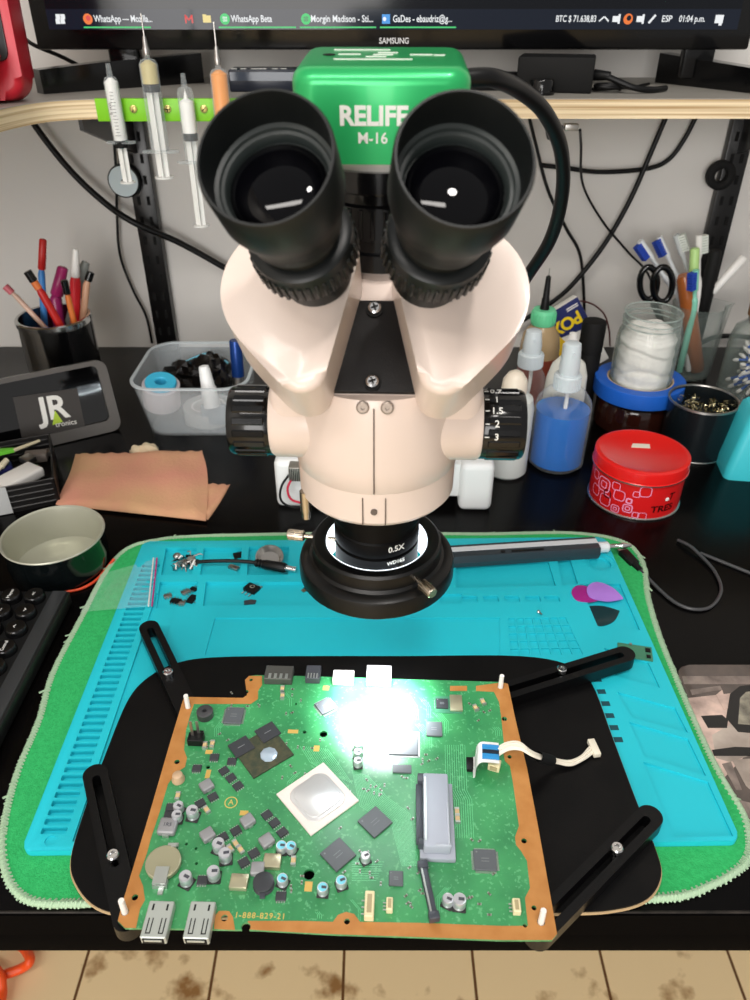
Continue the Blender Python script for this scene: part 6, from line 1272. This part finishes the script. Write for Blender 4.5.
# inductors, coil cans
IND = mat('inductor_grey', (150, 150, 152), 0.45, metal=0.3)
def indmesh(w_, h_, mk=True):
    mb = MB(); mb.box((w_, w_*0.95, h_), (0, 0, h_/2), bev=w_*0.12, seg=3); mb.box((w_*0.35, 0.0007, h_*0.5), (0, -w_*0.5, h_*0.25), mi=1)
    if mk: mb.text('1R5', w_*0.30, T(0, 0, h_+0.0000), 0.01, mi=2)
    return mb.mesh('inductor', [IND, LEAD, mat('cap_print')], 40)
i1, i2 = indmesh(0.0108, 0.0045), indmesh(0.0078, 0.0040, False)
for me, L in ((i1, ((168.5, 829, -4),)), (i2, ((207, 788, 38), (248, 823, 38), (267, 843, 38), (208, 837, 38), (258, 871, 0)))):
    for x, y, rz in L: p = b(x, y); inst(me, 'inductor', pcb, (p[0], p[1], ZT), rz)
mb = MB(); mb.box((0.0100, 0.0085, 0.0036), (0, 0, 0.0018), bev=0.0006); me = mb.mesh('crystal_can', [mat('shield_metal')], 40)
for x, y, rz in ((239.5, 884, -3), (272.5, 863.5, -3)): p = b(x, y); inst(me, 'crystal_can', pcb, (p[0], p[1], ZT), rz)
mb = MB(); mb.lathe([(0, 0), (0.0058, 0), (0.0060, 0.0008), (0.0056, 0.0012), (0.0050, 0.0016), (0.0050, 0.0034), (0.0058, 0.0038), (0.0058, 0.0046), (0.0046, 0.0050), (0, 0.0050)], 28); mb.box((0.0028, 0.003, 0.002), (0, -0.0058, 0.001), mi=1); p = b(264, 886); inst(mb.mesh('round_inductor', [CHIPD, mat('cap_print'), ], 40), 'round_inductor', pcb, (p[0], p[1], ZT), 0)
# small transistors
mb = MB(); mb.box((0.0058, 0.0050, 0.0012), (0, 0, 0.0007), bev=0.0002, seg=1)
for k_ in range(4):
    for s in (-1, 1): mb.box((0.0007, 0.0012, 0.0003), ((k_-1.5)*0.0014, s*0.0028, 0.0002), mi=1)
me = mb.mesh('transistor', [CHIPD, LEAD], 30)
for x, y, rz in ((224, 771.5, 40), (231, 778.5, 40), (238, 786.5, 40), (267, 815.5, 40), (274.5, 823.5, 40), (282.5, 833, 40), (214.5, 758, 0), (213, 797.5, 35), (200.5, 804, 35), (171, 808, 0), (169, 816, 0), (223, 838, 35), (236, 831.5, 35), (254, 854, 35), (244, 863, 35), (202.5, 881, 0), (197, 769, 0), (281, 897, 0), (232, 762, 0)):
    p = b(x, y); inst(me, 'transistor', pcb, (p[0], p[1], ZT), rz)
# tan tantalum parts and beige film caps
mb = MB(); mb.lathe([(0, 0), (0.0040, 0), (0.0042, 0.001), (0.0036, 0.0022), (0.0032, 0.0052), (0.0022, 0.0060), (0, 0.0060)], 20); p = b(178.5, 780); inst(mb.mesh('trimmer', [mat('tan_component', (190, 160, 128), 0.4)], 40), 'trimmer', pcb, (p[0], p[1], ZT))
mb = MB(); mb.box((0.0026, 0.0052, 0.0020), (0, 0, 0.001), bev=0.0002, seg=1); mb.box((0.0028, 0.0012, 0.0021), (0, 0.0021, 0.00105), mi=1); mb.box((0.0028, 0.0012, 0.0021), (0, -0.0021, 0.00105), mi=1)
me = mb.mesh('ceramic_capacitor', [mat('beige_ceramic', (206, 178, 132), 0.45), LEAD], 30)
for x, y, rz in ((178, 797, 0), (230.5, 850, 38), (236, 845, 38), (241, 851, 38), (205, 746.5, 0), (212.5, 745, 0), (282.5, 697, 0), (282.5, 690, 0), (475.5, 709, 20), (483, 703, 20), (457, 813, 0), (457.5, 820, 0), (207, 811, 40), (293.5, 862, 0)):
    p = b(x, y); inst(me, 'ceramic_capacitor', pcb, (p[0], p[1], ZT), rz)
mb = MB(); mb.box((0.0012, 0.0006, 0.0005), (0, 0, 0.00025)); mb.box((0.0003, 0.0007, 0.0006), (0.0006, 0, 0.0003), mi=1); mb.box((0.0003, 0.0007, 0.0006), (-0.0006, 0, 0.0003), mi=1)
ra = mb.mesh('resistor', [mat('resistor_dark', (104, 98, 84), 0.5), LEAD], 0); rnd = random.Random(17)
cl_ = [(380, 790, 9, 8), (350, 865, 14, 14), (485, 861, 17, 22), (400, 905, 12, 10), (300, 770, 20, 12), (345, 850, 26, 22), (385, 872, 16, 12), (410, 790, 9, 40), (300, 700, 22, 14), (240, 700, 22, 8), (480, 710, 14, 12), (478, 905, 18, 12), (430, 760, 10, 8), (360, 792, 12, 14), (290, 890, 16, 14), (215, 740, 14, 8), (420, 880, 12, 14), (300, 742, 22, 10)]
for k_ in range(96):
    c_ = cl_[k_ % len(cl_)]; x, y = c_[0]+rnd.uniform(-c_[2], c_[2]), c_[1]+rnd.uniform(-c_[3], c_[3]); p = b(x, y); inst(ra, 'resistor', pcb, (p[0], p[1], ZT), rnd.choice((BA, BA+90, 40, 130)), (1.5, 1.5, 1.3))
# coin cell
p = b(164, 865); mb = MB(); mb.lathe([(0, 0.0006), (0.0095, 0.0006), (0.0100, 0.0010), (0.0100, 0.0034), (0.0094, 0.0038), (0.0086, 0.0037), (0, 0.0037)], 44); co = inst(mb.mesh('coin_cell', [mat('coin_metal', (168, 164, 136), 0.35, metal=0.4, bump=(400, 0.1))], 40), 'coin_cell', pcb, (p[0], p[1], ZT)); co['label'] = 'round coin cell in its spring holder'
mb = MB(); mb.box((0.0075, 0.010, 0.0008), (0.0008, -0.0085, 0.0042)); mb.box((0.0080, 0.004, 0.0030), (0.0010, -0.0120, 0.0016)); mb.box((0.0028, 0.004, 0.0008), (0.0018, -0.0155, 0.0005)); mb.part('clip', LEAD, co)
mb = MB(); mb.box((0.0060, 0.0024, 0.0020), (0.0030, 0.0112, 0.0010)); mb.box((0.003, 0.0022, 0.0012), (0.0042, 0.0098, 0.0036)); mb.part('clip', LEAD, co)
# buzzer and pin header
p = b(205.5, 716); mb = MB(); mb.lathe([(0, 0), (0.0056, 0), (0.0056, 0.0050), (0.0050, 0.0055), (0.0016, 0.0055), (0.0014, 0.0030), (0, 0.0030)], 30); inst(mb.mesh('buzzer', [mat('buzzer_grey', (62, 62, 64), 0.5)], 40), 'buzzer', pcb, (p[0], p[1], ZT))
p = b(196.5, 742); mb = MB(); mb.box((0.0100, 0.0072, 0.0058), (0, 0, 0.0029), bev=0.0004, seg=1); mb.box((0.0085, 0.003, 0.004), (0, 0.004, 0.003)); ph_ = inst(mb.mesh('pin_header', [BLK], 30), 'pin_header', pcb, (p[0], p[1], ZT), BA)
for x, y, h in ((-0.002, 0.001, 0.0135), (0.0015, 0.003, 0.0110)): mb = MB(); mb.box((0.0018, 0.0009, h), (x, y, 0.0056+h/2)); mb.part('pin', STL, ph_)
# ports at the rear edge
def portbox(x, y, w_, d_, h_, m_, nm, lb=None, rz=BA):
    p = b(x, y); mb = MB(); mb.box((w_, d_, h_), (0, 0, h_/2), bev=0.0004, seg=1); mb.box((w_*0.84, 0.0012, h_*0.66), (0, d_/2, h_*0.5), mi=1)
    for k_ in range(4): mb.box((w_*0.10, d_*0.34, 0.0003), ((k_-1.5)*w_*0.2, -d_*0.28, h_), mi=2)
    o = inst(mb.mesh(nm, [m_, BLKM, LEAD], 30), nm, pcb, (p[0], p[1], ZT), rz)
    if lb: o['label'] = lb
    return o
portbox(279.5, 678, 0.0200, 0.0130, 0.0062, mat('port_grey', (92, 92, 88), 0.4, metal=0.5), 'display_port', 'dark grey metal port at the rear edge')
portbox(313.5, 677, 0.0105, 0.0130, 0.0055, mat('port_dark', (70, 72, 78), 0.4), 'audio_port'); portbox(343.5, 680, 0.0150, 0.0105, 0.0050, mat('port_white', (216, 214, 208), 0.4), 'network_port'); portbox(379, 679, 0.0180, 0.0150, 0.0066, mat('port_silver', (205, 205, 205), 0.3, metal=0.7), 'display_port')
# usb ports at the front edge
for x, y in ((158, 921), (200, 921.5)):
    p = b(x, y, 0.004); mb = MB(); mb.box((0.0135, 0.0195, 0.0062), (0, 0, 0.0031), bev=0.0005, seg=1); mb.box((0.0112, 0.0010, 0.0046), (0, -0.0096, 0.0031), mi=1); mb.box((0.009, 0.0016, 0.0015), (0, -0.0096, 0.0040), mi=0)
    for s in (-1, 1):
        mb.box((0.0006, 0.0080, 0.0001), (s*0.0034-0.0009, -0.0035, 0.0062), mi=1); mb.box((0.0006, 0.0080, 0.0001), (s*0.0034+0.0012, -0.0035, 0.0062), mi=1); mb.box((0.0026, 0.0006, 0.0001), (s*0.0034+0.0001, -0.0074, 0.0062), mi=1); mb.box((0.0010, 0.0034, 0.0001), (s*0.0038, 0.0062, 0.0062), mi=1)
    o = inst(mb.mesh('usb_port', [mat('usb_steel', (182, 188, 182), 0.3, metal=0.35), BLKM], 30), 'usb_port', pcb, (p[0], p[1], ZT), -1.5)
# drive connector: tall grey socket, thin ribbon socket
p = b(433, 820); mb = MB()
mb.box((0.0205, 0.0500, 0.0040), (0.002, -0.002, 0.0020), bev=0.0006); mb.box((0.0155, 0.0490, 0.0080), (0.0015, 0, 0.0080), bev=0.0012, seg=2)
o = inst(mb.mesh('drive_socket', [mat('socket_grey', (164, 170, 182), 0.4)], 30), 'drive_socket', pcb, (p[0], p[1], ZT), BA); o['label'] = 'tall grey drive socket'
mb = MB(); mb.box((0.0040, 0.0400, 0.0018), (-0.0085, -0.001, 0.0075), bev=0.0005); mb.box((0.0050, 0.0060, 0.0070), (-0.0070, 0.0215, 0.0080), bev=0.0006); mb.box((0.0050, 0.0040, 0.0060), (-0.0070, -0.0200, 0.0070), bev=0.0006); mb.part('latch', mat('latch_dark', (64, 68, 76), 0.35), o)
mb = MB(); mb.box((0.0012, 0.0420, 0.0010), (-0.0050, 0, 0.0122)); mb.part('contact_strip', LEAD, o); 
mb = MB(); mb.box((0.0012, 0.0280, 0.0030), (0.0082, -0.010, 0.0110), bev=0.0004); mb.box((0.0090, 0.0012, 0.0030), (0.0050, -0.0235, 0.0110), bev=0.0004); mb.part('rim', mat('socket_light', (176, 182, 192), 0.4), o)
p = b(428, 893); mb = MB(); mb.box((0.0042, 0.0305, 0.0040), (0, 0, 0.0020), bev=0.0004); mb.box((0.0058, 0.0042, 0.0050), (0, 0.0145, 0.0025), bev=0.0005); mb.box((0.0058, 0.0042, 0.0050), (0, -0.0145, 0.0025), bev=0.0005); mb.box((0.0010, 0.0250, 0.0005), (-0.0012, 0, 0.0041), mi=1); inst(mb.mesh('ribbon_socket', [mat('latch_dark'), LEAD], 30), 'ribbon_socket', pcb, (p[0], p[1], ZT), 9)
BEI = mat('beige_connector', (226, 214, 172), 0.45)
for x, y, w_, d_, h_ in ((369.5, 908.5, 0.0052, 0.0140, 0.0055), (389.5, 907.5, 0.0036, 0.0070, 0.0045), (516, 909, 0.0042, 0.0075, 0.0045)):
    p = b(x, y); mb = MB(); mb.box((w_, d_, h_), (0, 0, h_/2), bev=0.0004, seg=1); mb.box((w_*0.5, d_*0.72, 0.0002), (0, 0, h_), mi=1)
    for k_ in range(3): mb.box((0.0020, 0.0006, 0.0006), (-w_/2-0.0008, (k_-1)*d_*0.26, 0.0010), mi=2)
    inst(mb.mesh('connector', [BEI, mat('beige_dark', (170, 156, 118), 0.5), LEAD], 30), 'connector', pcb, (p[0], p[1], ZT), BA)
# gold marks: lettering, circle, test pads
GOLD = mat('gold_print', (206, 176, 92), 0.45)
mb = MB(); p = b(260, 916.0); mb.text('1-888-829-21', 0.0044, T(p[0], p[1], ZT+0.00005) @ RZ(BA+0.5), 0.004, 1.15); mb.part('lettering', GOLD, pcb, smooth=0)
mb = MB(); p = b(231, 802.5); mb.lathe([(0.0034, 0.0001), (0.0040, 0.0001)], 30, T(p[0], p[1], ZT)); mb.text('A', 0.0050, T(p[0], p[1], ZT+0.00005)); mb.part('circle_mark', GOLD, pcb, smooth=0)
GP = mat('gold_pad', (214, 176, 96), 0.35, metal=0.3); mb = MB(); 
for x, y, w_, h_ in ((316.5, 748.5, 0.0038, 0.0046), (308.5, 886.5, 0.0042, 0.0056), (293, 731.5, 0.0070, 0.0030), (244, 813, 0.0050, 0.0032), (209, 752, 0.0046, 0.0032), (326, 688, 0.0044, 0.0040), (208, 774, 0.0030, 0.0064)):
    mb = MB(); mb.box((w_, h_, 0.0001), (0, 0, 0.00005)); p = b(x, y); inst(mb.mesh('gold_pad', [GP], 0), 'gold_pad', pcb, (p[0], p[1], ZT), BA)
# ribbon tab (white with blue end) and the white wire bundle
rb = MB(); P0 = b(475, 763)
def Gz(x, y, z): return G(x, y, PT+z) - PO
path = [Gz(473, 767, 0.0025), Gz(475, 766, 0.0055), Gz(476.5, 757, 0.0115), Gz(481, 752, 0.0140), Gz(489, 752, 0.0138), Gz(499, 753, 0.0122)]
path = spline(path, 6); wd = Vector((0.0008, 0.0078, 0))
def ribbon(pts, wd, th, lift=0.0):
    vs, fs = [], []
    for q in pts:
        q = q + Vector((0, 0, lift)); vs += [q - wd, q + wd, q + wd - Vector((0, 0, th)), q - wd - Vector((0, 0, th))]
    for i in range(len(pts)-1):
        for k_ in range(4): fs.append((4*i+k_, 4*i+(k_+1) % 4, 4*i+4+(k_+1) % 4, 4*i+4+k_))
    n_ = len(pts); fs += [(0, 3, 2, 1), (4*n_-4, 4*n_-3, 4*n_-2, 4*n_-1)]
    m_ = MB(); m_.add(vs, fs); return m_
fo = ribbon(path, wd, 0.0003).part('ribbon_cable', mat('white_ribbon', (226, 224, 222), 0.4), pcb, smooth=60, label='curled white ribbon tab with blue end')
ribbon(path[-12:], wd*0.72, 0.0003, 0.0005).part('blue_end', mat('blue_tab', (44, 136, 196), 0.35), fo, smooth=60, label='blue stiffened end of the ribbon')
ribbon(path[-12:], wd*0.18, 0.0003, 0.0008).part('dark_band', mat('navy_band', (16, 30, 48), 0.4), fo, smooth=60)
wh = thing('wire_bundle', 'bundle of white wires with black sleeve lying over the right edge of the circuit board', 'wires', G(540, 752, 0.02))
WW = mat('cream_wire', (232, 224, 206), 0.45); base = [(497, 752, 0.0395), (508, 746, 0.0400), (520, 746, 0.0400), (531, 753, 0.0370), (542, 758, 0.0300), (556, 761, 0.0190), (570, 763, 0.0155), (582, 758, 0.0150), (590, 751, 0.0150), (595, 747, 0.0150)]
rnd = random.Random(6)
for k_ in range(5):
    o_ = (k_-2)
    P = [G(x + (0.35*o_ if i < 8 else 0.3*o_), y + o_*(1.7 if i < 3 or i > 7 else 1.0) + rnd.uniform(-0.4, 0.4), z + 0.0006*(k_ % 2)) for i, (x, y, z) in enumerate(base)]
    MB().tube(spline(P, 6), 0.0008, 7).part('wire', WW, wh, world=True, smooth=60)
mb = MB(); a0, b0 = G(538, 756.5, 0.0325), G(552, 760.5, 0.0215); mb.lathe([(0.0034, 0), (0.0036, 0.001), (0.0036, (b0-a0).length-0.001), (0.0034, (b0-a0).length)], 18, frame(a0, b0-a0)); mb.part('sleeve', BLKM, wh, world=True, label='black sleeve round the wires')
mb = MB(); a0 = G(594, 748, 0.0150); mb.box((0.0050, 0.0130, 0.0040), (0, 0, 0), T(*a0) @ RZ(8), bev=0.0006); mb.part('end_plug', mat('cream_plug', (228, 220, 200), 0.45), wh, world=True)
p = b(494, 768); mb = MB(); mb.box((0.0075, 0.0060, 0.0060), (0, 0, 0.0030), bev=0.0006); mb.box((0.0046, 0.0014, 0.003), (0, -0.003, 0.0035), mi=1); inst(mb.mesh('connector', [BEI, mat('beige_dark')], 30), 'connector', pcb, (p[0], p[1], ZT), -20)
p = b(471, 766); mb = MB(); mb.box((0.0060, 0.0095, 0.0030), (0, 0, 0.0015), bev=0.0004); inst(mb.mesh('ribbon_connector', [BLK], 30), 'ribbon_connector', pcb, (p[0], p[1], ZT), BA)
